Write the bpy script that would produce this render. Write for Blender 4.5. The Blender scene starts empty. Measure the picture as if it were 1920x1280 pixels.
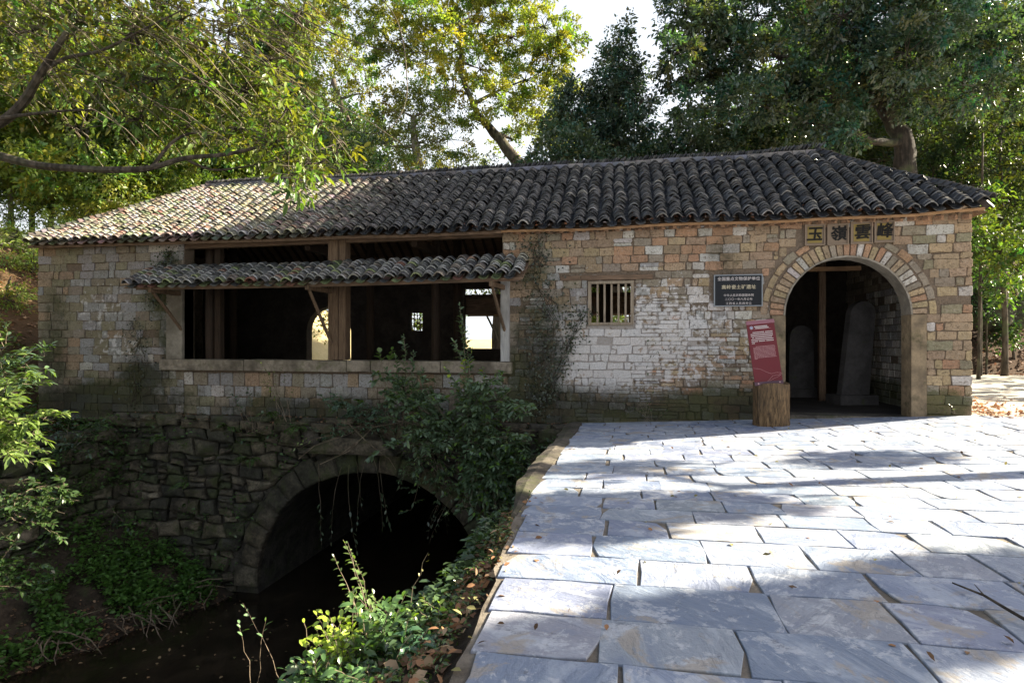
import bpy, math, random
import numpy as np
from mathutils import Vector, Matrix, noise as mnoise

# ------------------------------------------------------------------ camera, sky, sun, exposure
SC = bpy.context.scene
COL = SC.collection
R = math.radians
F_PX, YAW, CAM = 1130.0, R(11.0), np.array([0.0, -12.9, 1.5])
cam_d = bpy.data.cameras.new('camera'); cam_d.sensor_width = 36.0
cam_d.lens = F_PX / 1920.0 * 36.0; cam_d.clip_end = 1500; cam_d.clip_start = 0.05
cam = bpy.data.objects.new('camera', cam_d); COL.objects.link(cam)
cam.location = CAM; cam.rotation_euler = (R(90), 0, YAW)
SC.camera = cam
SUN_DIR = Vector((0.80, 0.36, 0.50)).normalized()          # towards the sun
SUN_EL = math.asin(SUN_DIR.z); SUN_AZ = math.atan2(SUN_DIR.x, SUN_DIR.y)
W = bpy.data.worlds.new('World'); SC.world = W; W.use_nodes = True
wn = W.node_tree.nodes; wl = W.node_tree.links
for n in list(wn): wn.remove(n)
wo = wn.new('ShaderNodeOutputWorld'); wb = wn.new('ShaderNodeBackground'); ws = wn.new('ShaderNodeTexSky')
ws.sky_type = 'NISHITA'; ws.sun_disc = False; ws.sun_elevation = SUN_EL; ws.sun_rotation = SUN_AZ
ws.air_density = 1.0; ws.dust_density = 5.0; ws.ozone_density = 1.2
wb.inputs['Strength'].default_value = 0.052
tcs = wn.new('ShaderNodeTexCoord'); sxyz = wn.new('ShaderNodeSeparateXYZ'); mr = wn.new('ShaderNodeMapRange'); mxs = wn.new('ShaderNodeMix')
mxs.data_type = 'RGBA'; mr.interpolation_type = 'SMOOTHSTEP'                 # pale winter haze, thinning evenly towards the zenith
wl.new(tcs.outputs['Generated'], sxyz.inputs[0]); wl.new(sxyz.outputs['Z'], mr.inputs[0])
for k, v in ((1, 0.25), (2, 0.85), (3, 0.96), (4, 0.0)): mr.inputs[k].default_value = v
wl.new(mr.outputs[0], mxs.inputs[0]); wl.new(ws.outputs[0], mxs.inputs[6]); mxs.inputs[7].default_value = (5.6, 5.9, 6.3, 1)
wl.new(mxs.outputs[2], wb.inputs[0]); wl.new(wb.outputs[0], wo.inputs[0])
sd = bpy.data.lights.new('sun', 'SUN'); sd.energy = 5.0; sd.angle = R(0.55); sd.color = (1.0, 0.89, 0.69)
so = bpy.data.objects.new('sun', sd); COL.objects.link(so); so.location = (40, 18, 30)
so.rotation_euler = SUN_DIR.to_track_quat('Z', 'Y').to_euler()
SC.view_settings.view_transform = 'Standard'; SC.view_settings.look = 'None'
SC.view_settings.exposure = 2.2; SC.view_settings.gamma = 1.0; SC.view_settings.use_curve_mapping = False
SC.cycles.max_bounces = 6; SC.cycles.diffuse_bounces = 4; SC.cycles.transmission_bounces = 4
SC.cycles.transparent_max_bounces = 4; SC.cycles.use_denoising = True
SC.cycles.sample_clamp_indirect = 6.0

# ------------------------------------------------------------------ helpers
rng = np.random.default_rng(7)
random.seed(7)
_F = np.array([-math.sin(YAW), math.cos(YAW), 0]); _R = np.array([math.cos(YAW), math.sin(YAW), 0]); _Z = np.array([0, 0, 1.0])
def ray(px, py): return _F + _R * ((px - 960) / F_PX) + _Z * ((640 - py) / F_PX)
def at_y(px, py, y):                      # the point on the vertical plane Y = y
    d = ray(px, py); return CAM + d * ((y - CAM[1]) / d[1])
def at_z(px, py, z):
    d = ray(px, py); return CAM + d * ((z - CAM[2]) / d[2])
def mpp(p):                               # metres per photo pixel at a point
    return float(np.dot(np.asarray(p) - CAM, _F)) / F_PX
def nz(x, y=0, z=0, s=1.0): return mnoise.noise(Vector((x * s, y * s, z * s)))
def lerp(a, b, t): return a + (b - a) * t
def sstep(a, b, x):
    t = min(1, max(0, (x - a) / (b - a))); return t * t * (3 - 2 * t)

def tag(o, label=None, cat=None, group=None, kind=None):
    if label: o['label'] = label
    if cat: o['category'] = cat
    if group: o['group'] = group
    if kind: o['kind'] = kind
    return o
def empty(name, loc=(0, 0, 0)):
    o = bpy.data.objects.new(name, None); o.location = loc; COL.objects.link(o)
    o.empty_display_size = 0.2; return o
def link(name, me, parent=None, loc=None):
    o = bpy.data.objects.new(name, me); COL.objects.link(o)
    if parent is not None:
        o.parent = parent
        o.matrix_parent_inverse = Matrix.Identity(4)
    if loc is not None:
        pl = world_loc(parent) if parent is not None else Vector((0, 0, 0))
        o.location = Vector(loc) - pl
    return o
def world_loc(o):
    v = Vector((0, 0, 0))
    while o is not None:
        v += o.location; o = o.parent
    return v

class MB:
    """collects verts, faces and one colour per vertex"""
    def __init__(s): s.v = []; s.f = []; s.c = []
    def add(s, vs, fs, col=(.5, .5, .5)):
        b = len(s.v); s.v += [tuple(map(float, p)) for p in vs]
        s.f += [tuple(b + i for i in f) for f in fs]
        if len(vs) and hasattr(col[0], '__len__'): s.c += [tuple(c) for c in col]
        else: s.c += [tuple(col)] * len(vs)
        return s
    def box(s, x0, x1, y0, y1, z0, z1, col=(.5, .5, .5)):
        return s.add([(x0,y0,z0),(x1,y0,z0),(x1,y1,z0),(x0,y1,z0),(x0,y0,z1),(x1,y0,z1),(x1,y1,z1),(x0,y1,z1)],
              [(0,3,2,1),(4,5,6,7),(0,1,5,4),(1,2,6,5),(2,3,7,6),(3,0,4,7)], col)
    def bar(s, p, q, w, h, col=(.5, .5, .5), up=(0, 0, 1), w2=None, h2=None):
        p = Vector(p); q = Vector(q); t = (q - p).normalized(); a = t.cross(Vector(up))
        if a.length < 1e-3: a = t.cross(Vector((0, 1, 0)))
        a.normalize(); b = a.cross(t).normalized(); w2 = w2 or w; h2 = h2 or h
        vs = [p - a*w/2 - b*h/2, p + a*w/2 - b*h/2, p + a*w/2 + b*h/2, p - a*w/2 + b*h/2,
              q - a*w2/2 - b*h2/2, q + a*w2/2 - b*h2/2, q + a*w2/2 + b*h2/2, q - a*w2/2 + b*h2/2]
        return s.add(vs, [(0,1,2,3),(7,6,5,4),(0,4,5,1),(1,5,6,2),(2,6,7,3),(3,7,4,0)], col)
    def tube(s, pts, rad, n=6, col=(.5, .5, .5), cap=True, wob=0.0):
        pts = [Vector(p) for p in pts]
        if not hasattr(rad, '__len__'): rad = [rad] * len(pts)
        vs = []; fs = []; prev = None
        for i, p in enumerate(pts):
            t = (pts[min(i + 1, len(pts) - 1)] - pts[max(i - 1, 0)])
            if t.length < 1e-9: t = Vector((0, 0, 1))
            t.normalize()
            if prev is None: a = t.orthogonal().normalized()
            else:
                a = prev - t * prev.dot(t)
                a = a.normalized() if a.length > 1e-6 else t.orthogonal().normalized()
            prev = a; b = t.cross(a)
            for k in range(n):
                an = 2 * math.pi * k / n
                rr = rad[i] * (1 + (random.uniform(-wob, wob) if wob else 0))
                vs.append(p + a * (math.cos(an) * rr) + b * (math.sin(an) * rr))
        for i in range(len(pts) - 1):
            for k in range(n):
                k2 = (k + 1) % n
                fs.append((i*n + k, i*n + k2, (i+1)*n + k2, (i+1)*n + k))
        if cap:
            fs.append(tuple(range(n - 1, -1, -1))); fs.append(tuple((len(pts)-1)*n + k for k in range(n)))
        return s.add(vs, fs, col)
    def mesh(s, name, mats, origin=(0, 0, 0), smooth=False):
        me = bpy.data.meshes.new(name)
        o = np.array(origin, float); v = np.array(s.v, float) - o
        me.from_pydata(v.tolist(), [], s.f)
        ca = me.attributes.new('col', 'FLOAT_COLOR', 'POINT')
        c = np.ones((len(s.v), 4), np.float32); c[:, :3] = np.array(s.c, np.float32)[:, :3]
        ca.data.foreach_set('color', c.ravel())
        for m in (mats if isinstance(mats, (list, tuple)) else [mats]): me.materials.append(m)
        if smooth: me.polygons.foreach_set('use_smooth', [True] * len(me.polygons))
        me.update(); return me
    def build(s, name, mats, parent=None, origin=None, smooth=False):
        if origin is None:
            origin = world_loc(parent) if parent is not None else Vector((0, 0, 0))
        return link(name, s.mesh(name, mats, origin, smooth), parent, origin)

def fast_mesh(name, V, Fa, C, mat, smooth=False):
    """V (n,3), Fa (m,k) of one size, C (n,3)"""
    me = bpy.data.meshes.new(name); n = len(V); m, k = Fa.shape
    me.vertices.add(n); me.vertices.foreach_set('co', np.ascontiguousarray(V, np.float32).ravel())
    me.loops.add(m * k); me.loops.foreach_set('vertex_index', Fa.astype(np.int32).ravel())
    me.polygons.add(m); me.polygons.foreach_set('loop_start', np.arange(0, m * k, k, dtype=np.int32))
    me.polygons.foreach_set('loop_total', np.full(m, k, np.int32))
    if smooth: me.polygons.foreach_set('use_smooth', np.ones(m, bool))
    ca = me.attributes.new('col', 'FLOAT_COLOR', 'POINT')
    c = np.ones((n, 4), np.float32); c[:, :3] = C; ca.data.foreach_set('color', c.ravel())
    me.materials.append(mat); me.update(calc_edges=True); me.validate(); return me

def unit(a): return a / np.maximum(np.linalg.norm(a, axis=-1, keepdims=True), 1e-9)
def leaf_arrays(P, D, size, wid, col, N=None, fold=.25, big=False, droop=.25):
    """P base points, D directions; returns verts, tris, colours"""
    n = len(P); D = unit(D)
    if N is None: N = np.array([0, 0, 1.0]) + rng.normal(0, .55, (n, 3))
    S = unit(np.cross(D, N)); U = unit(np.cross(S, D)); L = size[:, None]; Wd = L * wid
    c = np.asarray(col)
    if c.ndim == 1: c = np.tile(c, (n, 1))
    if not big:
        B = P; T = P + D * L; M = P + D * L * .45
        Lf = M + S * Wd * .5 + U * Wd * fold; Rt = M - S * Wd * .5 + U * Wd * fold
        V = np.stack([B, Lf, T, Rt], 1).reshape(-1, 3)
        b = np.arange(n)[:, None] * 4
        Fa = np.concatenate([b + [0, 2, 1], b + [0, 3, 2]], 0)
        return V, Fa, np.repeat(c, 4, 0)
    G = -np.array([0, 0, 1.0])
    m = [P, P + D * L * .35 + G * L * droop * .08, P + D * L * .7 + G * L * droop * .35, P + D * L * .97 + G * L * droop * .8]
    l1 = m[1] + S * Wd * .46 + U * Wd * fold * .7; l2 = m[2] + S * Wd * .40 + U * Wd * fold * .5
    r1 = m[1] - S * Wd * .46 + U * Wd * fold * .7; r2 = m[2] - S * Wd * .40 + U * Wd * fold * .5
    V = np.stack(m + [l1, l2, r1, r2], 1).reshape(-1, 3); b = np.arange(n)[:, None] * 8
    T = [[0,1,4],[1,2,5],[1,5,4],[2,3,5],[0,6,1],[6,7,1],[1,7,2],[7,3,2]]
    return V, np.concatenate([b + t for t in T], 0), np.repeat(c, 8, 0)

# ------------------------------------------------------------------ materials
class NT:
    def __init__(s, name):
        s.m = bpy.data.materials.new(name); s.m.use_nodes = True; s.t = s.m.node_tree
        for n in list(s.t.nodes): s.t.nodes.remove(n)
        s.out = s.t.nodes.new('ShaderNodeOutputMaterial')
        s.pos = None
    def n(s, kind, **kw):
        nd = s.t.nodes.new('ShaderNode' + kind)
        for k, v in kw.items():
            if k.startswith('i_'): s.set(nd, k[2:].replace('_', ' '), v)
            else: setattr(nd, k, v)
        return nd
    def set(s, nd, key, v):
        sk = nd.inputs[int(key)] if key.isdigit() else nd.inputs[key]
        if isinstance(v, bpy.types.NodeSocket): s.t.links.new(v, sk)
        elif hasattr(v, '__len__') and sk.type == 'RGBA' and len(v) == 3: sk.default_value = (*v, 1)
        else: sk.default_value = v
    def P(s):
        if s.pos is None: s.pos = s.n('NewGeometry').outputs['Position']
        return s.pos
    def noise(s, scale, detail=4, rough=.6, vec=None, dist=0, sc=None):
        v = vec or s.P()
        if sc: v = s.n('VectorMath', operation='MULTIPLY', i_0=v, i_1=sc).outputs[0]
        return s.n('TexNoise', i_Vector=v, i_Scale=float(scale), i_Detail=float(detail), i_Roughness=rough, i_Distortion=float(dist)).outputs['Fac']
    def ramp(s, v, a, b, lo=0.0, hi=1.0, smooth=True):
        return s.n('MapRange', i_0=v, i_1=float(a), i_2=float(b), i_3=float(lo), i_4=float(hi), interpolation_type='SMOOTHSTEP' if smooth else 'LINEAR').outputs[0]
    def mix(s, f, a, b, mode='MIX'):
        nd = s.t.nodes.new('ShaderNodeMix'); nd.data_type = 'RGBA'; nd.blend_type = mode
        for sk, v in ((nd.inputs[0], f), (nd.inputs[6], a), (nd.inputs[7], b)):
            if isinstance(v, bpy.types.NodeSocket): s.t.links.new(v, sk)
            elif hasattr(v, '__len__'): sk.default_value = (*v[:3], 1)
            else: sk.default_value = v
        return nd.outputs[2]
    def m2(s, op, a, b=0.0):
        return s.n('Math', operation=op, i_0=a, i_1=b).outputs[0]
    def attr(s): return s.n('Attribute', attribute_name='col').outputs['Color']
    def bump(s, h, dist=.01, st=1.0): return s.n('Bump', i_Height=h, i_Distance=dist, i_Strength=st).outputs[0]
    def pbr(s, col, rough=.85, nrm=None, spec=.3, **kw):
        b = s.n('BsdfPrincipled'); s.set(b, 'Base Color', col); s.set(b, 'Roughness', rough); s.set(b, 'Specular IOR Level', spec)
        if nrm is not None: s.set(b, 'Normal', nrm)
        for k, v in kw.items(): s.set(b, k.replace('_', ' '), v)
        s.t.links.new(b.outputs[0], s.out.inputs[0]); return b
    def ellipse(s, x, z, rx, rz, st=1.0):
        v = s.n('VectorMath', operation='SUBTRACT', i_0=s.P(), i_1=(x, 0, z)).outputs[0]
        v = s.n('VectorMath', operation='MULTIPLY', i_0=v, i_1=(1 / rx, 0, 1 / rz)).outputs[0]
        l = s.n('VectorMath', operation='LENGTH', i_0=v).outputs['Value']
        return s.m2('MULTIPLY', s.ramp(l, 0.15, 1.25, 1, 0), st)

def leaf_mat(name, trans=(1.25, 1.35, .45), tf=.38, rough=.42, spec=.45):
    t = NT(name); c = t.attr()
    b = t.n('BsdfPrincipled'); t.set(b, 'Base Color', c); t.set(b, 'Roughness', rough); t.set(b, 'Specular IOR Level', spec)
    tr = t.n('BsdfTranslucent'); t.set(tr, 'Color', t.mix(1.0, c, trans, 'MULTIPLY'))
    m = t.n('MixShader'); t.set(m, '0', tf); t.t.links.new(b.outputs[0], m.inputs[1]); t.t.links.new(tr.outputs[0], m.inputs[2])
    t.t.links.new(m.outputs[0], t.out.inputs[0]); return t.m
M_LEAF = leaf_mat('leaf', trans=(1.5, 1.55, .45), tf=.38)
M_LEAFG = leaf_mat('glossy_leaf', tf=.25, rough=.27, spec=.65, trans=(1.6, 1.8, .4))
M_DRY = leaf_mat('dry_leaf', trans=(1.2, 1.0, .7), tf=.15, rough=.7, spec=.2)

def bark_mat(name, a, b):
    t = NT(name); n1 = t.noise(9, 5, sc=(1, 1, .25)); n2 = t.noise(1.3, 3)
    c = t.mix(t.ramp(n1, .35, .7), a, b); c = t.mix(t.ramp(n2, .5, .7, 0, .5), c, (.10, .12, .05))
    t.pbr(c, .9, t.bump(n1, .03)); return t.m
M_BARK = bark_mat('bark', (.035, .028, .020), (.12, .095, .07))
M_BARKD = bark_mat('dark_bark', (.02, .016, .012), (.07, .055, .042))
M_BARKL = bark_mat('pale_bark', (.16, .13, .10), (.34, .30, .24))
M_TWIG = bark_mat('twig_bark', (.10, .075, .05), (.24, .19, .14))

def wall_mat(name, base=None, mort=False):
    t = NT(name); c = base if base else t.attr()
    fine = t.noise(38, 4, .7); mid = t.noise(7, 5, .65); big = t.noise(1.1, 4, .6)
    med = t.noise(16, 5, .75); lump = t.noise(3.2, 4, .6, dist=.8)
    if not mort:
        c = t.mix(t.ramp(lump, .38, .66, 0, .45), c, t.mix(.6, c, (.20, .16, .11))); c = t.mix(t.ramp(med, .52, .64, 0, .75), c, (.14, .105, .07)); c = t.mix(t.ramp(med, .46, .36, 0, .45), c, (.46, .39, .31))
    c = t.mix(t.ramp(fine, .25, .75, 0, .5), c, (.09, .068, .045), 'MIX') if not mort else t.mix(t.ramp(fine, .3, .7), c, (.12, .09, .065))
    # lime wash left in flaking patches in the middle of the wall
    wz = t.m2('ADD', t.ellipse(.3, 1.55, 2.9, 1.7, .85), t.ellipse(-1.0, 1.0, 1.6, 1.0, .45))
    wz = t.m2('ADD', wz, t.m2('ADD', t.ellipse(-13.0, 2.3, 1.5, 1.0, .5), t.ellipse(-12.4, 1.3, 1.2, .5, .5)))
    wm = t.ramp(t.m2('ADD', t.m2('MULTIPLY', mid, 1.15), t.m2('MULTIPLY', wz, .42)), .78, .92)
    wcol = t.mix(t.ramp(fine, .3, .7), (.52, .49, .47), (.76, .73, .71))
    c = t.mix(t.m2('MULTIPLY', wm, .42 if mort else .8), c, wcol)
    # soot-dark damp growth
    el = [(-2.0, 1.1, 1.0, 2.0, .75), (-1.5, -.1, 3.4, .95, 1.0), (1.9, -.05, 3.0, .85, 1.0), (-11.0, 1.6, .7, 1.5, .6), (-12.9, .0, 3.6, .75, .95),
          (-14.5, .9, .9, 1.2, .6), (-10.9, 3.2, .6, .7, .6), (1.9, 3.2, .5, .8, .5), (-7, -.15, 4.5, .6, .8), (-14.4, 2.0, .7, 1.8, .5), (-11.8, .6, 1.2, .7, .85), (-11.0, 2.3, .35, .8, .7), (5.45, .5, .14, .9, .7), (-1.3, 2.2, .8, 1.2, .4)]
    acc = None
    for e in el:
        v = t.ellipse(*e); acc = v if acc is None else t.m2('MAXIMUM', acc, v)
    drk = t.ramp(t.m2('ADD', t.m2('MULTIPLY', acc, .62), t.m2('MULTIPLY', t.m2('ADD', mid, big), .5)), .62, .98)
    c = t.mix(t.m2('MULTIPLY', drk, .88), c, t.mix(t.ramp(big, .4, .65), (.028, .028, .018), (.05, .055, .022)))
    # green moss
    el2 = [(5.9, .28, .75, .5, .95), (-14.3, 2.5, 1.0, 2.0, .42), (-12.3, 3.2, 1.6, 1.0, .3), (-11.3, 2.6, .8, 1.0, .75), (-2.0, 2.9, .7, .6, .6), (2.6, 3.5, .7, .4, .3), (.8, .0, 3, .28, .5), (-12.5, .4, 2.5, .6, .5)]
    acc = None
    for e in el2:
        v = t.ellipse(*e); acc = v if acc is None else t.m2('MAXIMUM', acc, v)
    gm = t.ramp(t.m2('ADD', t.m2('MULTIPLY', acc, .6), t.m2('MULTIPLY', t.m2('ADD', mid, fine), .42)), .60, .88)
    c = t.mix(t.m2('MULTIPLY', gm, .75), c, t.mix(t.ramp(fine, .3, .7), (.03, .04, .012), (.085, .09, .03)))
    h = t.m2('ADD', t.m2('MULTIPLY', fine, .5), mid)
    t.pbr(c, .9, t.bump(t.m2('ADD', h, med), .02, .9), spec=.2); return t.m
M_BRICK = wall_mat('brick_wall'); M_MORTAR = wall_mat('lime_mortar', (.22, .165, .12), True)

def rough_mat(name, base=None, dark=(.05, .045, .04), f=.5, sc=20, rough=.88, moss=0.0, mcol=(.07, .085, .025), bump=.01, spec=.25, mscale=2.2):
    t = NT(name); c = base if base else t.attr()
    fine = t.noise(sc, 5, .7); mid = t.noise(sc / 5, 4)
    c = t.mix(t.ramp(fine, .3, .75, 0, f), c, dark); c = t.mix(t.ramp(mid, .35, .7, 0, f), c, tuple(.6 * q for q in dark))
    if moss:
        mm = t.ramp(t.noise(mscale, 5, .7), .62 - .25 * moss, .75 - .1 * moss); c = t.mix(t.m2('MULTIPLY', mm, .85), c, mcol)
    t.pbr(c, rough, t.bump(t.m2('ADD', fine, mid), bump, .9), spec=spec); return t.m
M_STONE = rough_mat('rubble_stone', None, (.02, .02, .016), .75, 16, .9, .55, (.05, .06, .022), .03)
M_TILE = rough_mat('roof_tile', None, (.02, .02, .02), .5, 30, .62, .0, bump=.006, spec=.5)
M_SILL = rough_mat('sill_stone', (.38, .32, .25), (.11, .09, .065), .75, 9, .85, .4, (.13, .13, .06), .008)
M_PLASTER = rough_mat('plaster', (.33, .29, .24), (.13, .11, .08), .6, 8, .9, .2, (.15, .14, .08), .006)
M_CONC = rough_mat('concrete', (.17, .145, .115), (.04, .035, .03), .8, 12, .9, .6, (.06, .065, .03), .02)
M_ROAD = rough_mat('road_concrete', (.50, .47, .41), (.30, .27, .22), .5, 5, .9, 0, bump=.006)
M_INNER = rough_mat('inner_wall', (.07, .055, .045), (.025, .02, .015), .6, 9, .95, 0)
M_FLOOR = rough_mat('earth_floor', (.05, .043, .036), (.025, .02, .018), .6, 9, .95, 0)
M_EARTH = rough_mat('bank_earth', (.075, .055, .038), (.02, .015, .01), .8, 14, .95, .3, (.04, .05, .018), .05)
M_MORTAR2 = rough_mat('paving_mortar', (.25, .22, .18), (.10, .08, .06), .65, 14, .95, 0, bump=.02)

def wood_mat(name, a, b, sc=(14, 14, .9), rough=.8):
    t = NT(name); g = t.noise(3.0, 5, .7, sc=sc, dist=.6); k = t.noise(1.2, 3)
    c = t.mix(t.ramp(g, .3, .72), a, b); c = t.mix(t.ramp(k, .45, .75, 0, .55), c, (.05, .04, .03))
    t.pbr(c, rough, t.bump(g, .012), spec=.25); return t.m
M_WOOD = wood_mat('old_wood', (.09, .055, .035), (.24, .16, .10))
M_WOODX = wood_mat('beam_wood', (.11, .07, .045), (.26, .17, .11), (.9, 14, 14))
M_WOODD = wood_mat('shaded_wood', (.03, .02, .014), (.07, .045, .03))  # darker copy of the old wood, interior gloom put into its colour
M_WOODG = wood_mat('grey_wood', (.30, .29, .28), (.50, .48, .45))
M_WOODO = wood_mat('orange_wood', (.30, .16, .08), (.48, .29, .15), (.9, 14, 14))
M_STUMP = wood_mat('stump_wood', (.028, .018, .010), (.27, .17, .085), (9, 9, 1.4), .75)
M_FRAME = wood_mat('window_wood', (.22, .17, .12), (.42, .34, .25))

def slate_mat():
    t = NT('slate_paving'); c0 = t.attr()
    info = t.n('ObjectInfo'); rnd = info.outputs['Random']
    off = t.n('CombineXYZ', i_X=t.m2('MULTIPLY', rnd, 37.0), i_Y=t.m2('MULTIPLY', rnd, 91.0), i_Z=0.0).outputs[0]
    v = t.n('VectorMath', operation='ADD', i_0=t.P(), i_1=off).outputs[0]
    rot = t.n('VectorRotate', rotation_type='Z_AXIS', i_Vector=v, i_Angle=t.m2('MULTIPLY', rnd, 2.4)).outputs[0]
    st = t.n('VectorMath', operation='MULTIPLY', i_0=rot, i_1=(1.5, 3.6, 1)).outputs[0]
    vein = t.n('TexNoise', i_Vector=st, i_Scale=1.3, i_Detail=9.0, i_Roughness=.66, i_Distortion=.5).outputs['Fac']
    st2 = t.n('VectorMath', operation='MULTIPLY', i_0=rot, i_1=(2.0, 16.0, 1)).outputs[0]
    streak = t.n('TexNoise', i_Vector=st2, i_Scale=1.0, i_Detail=6.0, i_Roughness=.75, i_Distortion=.4).outputs['Fac']
    mid = t.n('TexNoise', i_Vector=v, i_Scale=1.7, i_Detail=7.0, i_Roughness=.7, i_Distortion=1.0).outputs['Fac']
    fine = t.n('TexNoise', i_Vector=v, i_Scale=40.0, i_Detail=4.0, i_Roughness=.7).outputs['Fac']
    c = t.mix(t.ramp(vein, .50, .68, 0, .55), c0, (.46, .50, .56))
    c = t.mix(t.ramp(vein, .47, .32, 0, .5), c, (.13, .17, .26))
    c = t.mix(t.ramp(t.noise(4.5, 8, .78, dist=.4), .515, .585, 0, .68), c, (.52, .54, .58))
    c = t.mix(t.ramp(streak, .60, .66, 0, .35), c, (.58, .60, .64))
    c = t.mix(t.ramp(mid, .545, .62, 0, .75), c, (.34, .30, .25)); c = t.mix(t.ramp(t.noise(9, 7, .8), .57, .66, 0, .65), c, (.11, .12, .15))
    c = t.mix(t.ramp(fine, .40, .85, 0, .35), c, (.18, .19, .21))
    h = t.m2('ADD', t.ramp(vein, .40, .62, 0, .6), t.m2('ADD', t.m2('MULTIPLY', streak, .25), t.m2('MULTIPLY', fine, .4)))
    t.pbr(c, t.ramp(mid, .3, .7, .45, .75), t.bump(h, .010, .9), spec=.4); return t.m
M_SLATE = slate_mat()
def grass_mat(name, a, b, d):
    t = NT(name); n1 = t.noise(.35, 5, .7); n2 = t.noise(6, 5, .8)
    c = t.mix(t.ramp(n1, .35, .65), a, b); c = t.mix(t.ramp(n2, .45, .8, 0, .8), c, d)
    t.pbr(c, .95, t.bump(n2, .08), spec=.1); return t.m
M_FIELD = grass_mat('dry_field', (.42, .34, .18), (.52, .44, .26), (.28, .24, .12))
M_HILL = grass_mat('hill_soil', (.13, .075, .042), (.08, .06, .03), (.035, .04, .015))
M_FOREST = grass_mat('forest_floor', (.12, .075, .05), (.08, .055, .038), (.03, .025, .015))
def water_mat():
    t = NT('stream_water'); n = t.noise(5, 3, .5, sc=(1, .6, 1)); k = t.noise(1.5, 5, .7)
    c = t.mix(t.ramp(k, .4, .7), (.012, .009, .006), (.030, .022, .014))
    t.pbr(c, .14, t.bump(n, .02, .35), spec=.35); return t.m
M_WATER = water_mat()
def plain(name, col, rough=.6, spec=.3, metal=0):
    t = NT(name); f = t.noise(60, 3); c = t.mix(t.ramp(f, .3, .8, 0, .2), col, tuple(.6 * q for q in col))
    b = t.pbr(c, rough, None, spec=spec); b.inputs['Metallic'].default_value = metal; return t.m
M_BLACK = plain('black_slab', (.010, .012, .016), .5, .25)
M_INK = plain('ink', (.012, .011, .010), .8)
M_OCHRE = plain('ochre_paint', (.26, .19, .06), .8)
M_TABLET = plain('grey_tablet', (.24, .18, .13), .85)
M_RED = plain('red_board', (.13, .008, .014), .35, .4)
M_WHITE = plain('white_print', (.62, .56, .54), .6)
M_PINK = plain('pink_print', (.50, .30, .30), .5)
M_GOLD = plain('pale_gold_letters', (.50, .43, .30), .6)
M_BLUE = plain('blue_badge', (.10, .16, .40), .5)
M_GREY = plain('grey_trim', (.26, .28, .30), .7)
M_HOUSEW = plain('white_render', (.62, .66, .72), .8)
M_HOUSEO = plain('tan_render', (.55, .36, .22), .8)
M_GLASS = plain('window_glass', (.05, .07, .09), .15, .6)
M_DARK = plain('dark_metal', (.08, .08, .08), .6)
# ------------------------------------------------------------------ terrain
def pave_z(x, y):
    s = lerp(.045, .008, sstep(0, 9, -y))
    return s * (min(x, 6.42) - 4.2)
def ground_back(x, y):
    h = -.06 + .010 * max(0, y - 12)
    l = max(0, -15.6 - x - (.62 * (y - 12) if y > 12 else 0) * sstep(24, 34, y)); h += 8.0 * (1 - math.exp(-l * .14))
    ry = y - (16 + .25 * (x - 12)); h += sstep(0, 1, (x - 8.5) / 3) * (9.5 * (1 - math.exp(-max(0, ry) * .11)))
    h += (nz(x, y, 3, .3) * .35 + nz(x, y, 8, .9) * .12) * min(1, (l * .3 + max(0, ry) * .25 * (x > 9)))
    return h
def ground_left(x, y):
    l = max(0, -15.0 - x)
    return -.75 + 8.0 * (1 - math.exp(-l * .15)) + nz(x, y, 5, .5) * .35 + nz(x, y, 2, 1.6) * .1
def grid(name, x0, x1, nx, y0, y1, ny, fz, m, kind='structure', px=1.0, py=1.0):
    xs = x0 + (x1 - x0) * (np.linspace(0, 1, nx) ** px); ys = y0 + (y1 - y0) * (np.linspace(0, 1, ny) ** py)
    V = np.array([(x, y, fz(x, y)) for y in ys for x in xs]); i = np.arange(nx * ny).reshape(ny, nx)
    Fa = np.stack([i[:-1, :-1], i[:-1, 1:], i[1:, 1:], i[1:, :-1]], -1).reshape(-1, 4)
    o = link(name, fast_mesh(name, V, Fa, np.full((len(V), 3), .5), m, True)); o['kind'] = kind; return o
grid('field', -75, 8.9, 90, 6.6, 420, 90, ground_back, M_FIELD, py=2.2)
grid('forest_slope', 8.9, 120, 60, 15.8, 160, 70, ground_back, M_FOREST, px=1.6, py=1.8)
grid('road', 6.42, 60, 20, -26, 15.8, 12, lambda x, y: pave_z(6.42, min(y, 0)) - .005, M_ROAD)
grid('hillside', -75, -12.6, 70, -30, 6.6, 50, ground_left, M_HILL)
grid('stream_bed', -14, -.9, 14, -30, 14.6, 20, lambda x, y: -4.75 + nz(x, y, 0, 1.5) * .1, M_EARTH)
grid('stream', -13, -1, 26, -30, 14.6, 40, lambda x, y: -4.30, M_WATER)
grid('path', -11.2, -8.9, 4, 6.1, 60, 30, lambda x, y: ground_back(x, y) + .05, M_ROAD)
def left_bank(x, y):
    e = -8.6 + (y + .55) * .45                     # water's edge
    t = max(0, e - x); return -4.42 + min(1.6, t * .55) + nz(x, y, 0, 1.4) * .16 + nz(x, y, 4, 4.5) * .06
grid('stream_bank', -14.6, -7.6, 50, -14, -.5, 80, left_bank, M_EARTH)
def right_bank(x, y):
    w = .10 + .22 * sstep(-6, -8, y) + 1.1 * sstep(-8.2, -9.8, y)
    t = (-1.0 + .26 * sstep(-6.5, -10.5, y) - x)
    z = -.16 - max(0, t) * .55 + nz(x, y, 6, 2.2) * .07 + nz(x, y, 1, 7) * .03
    if t > w: z -= (t - w) * 3.2
    return max(z, -4.6)
grid('grassy_bank', -3.6, -.9, 60, -20, -4.6, 140, right_bank, M_EARTH)

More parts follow.
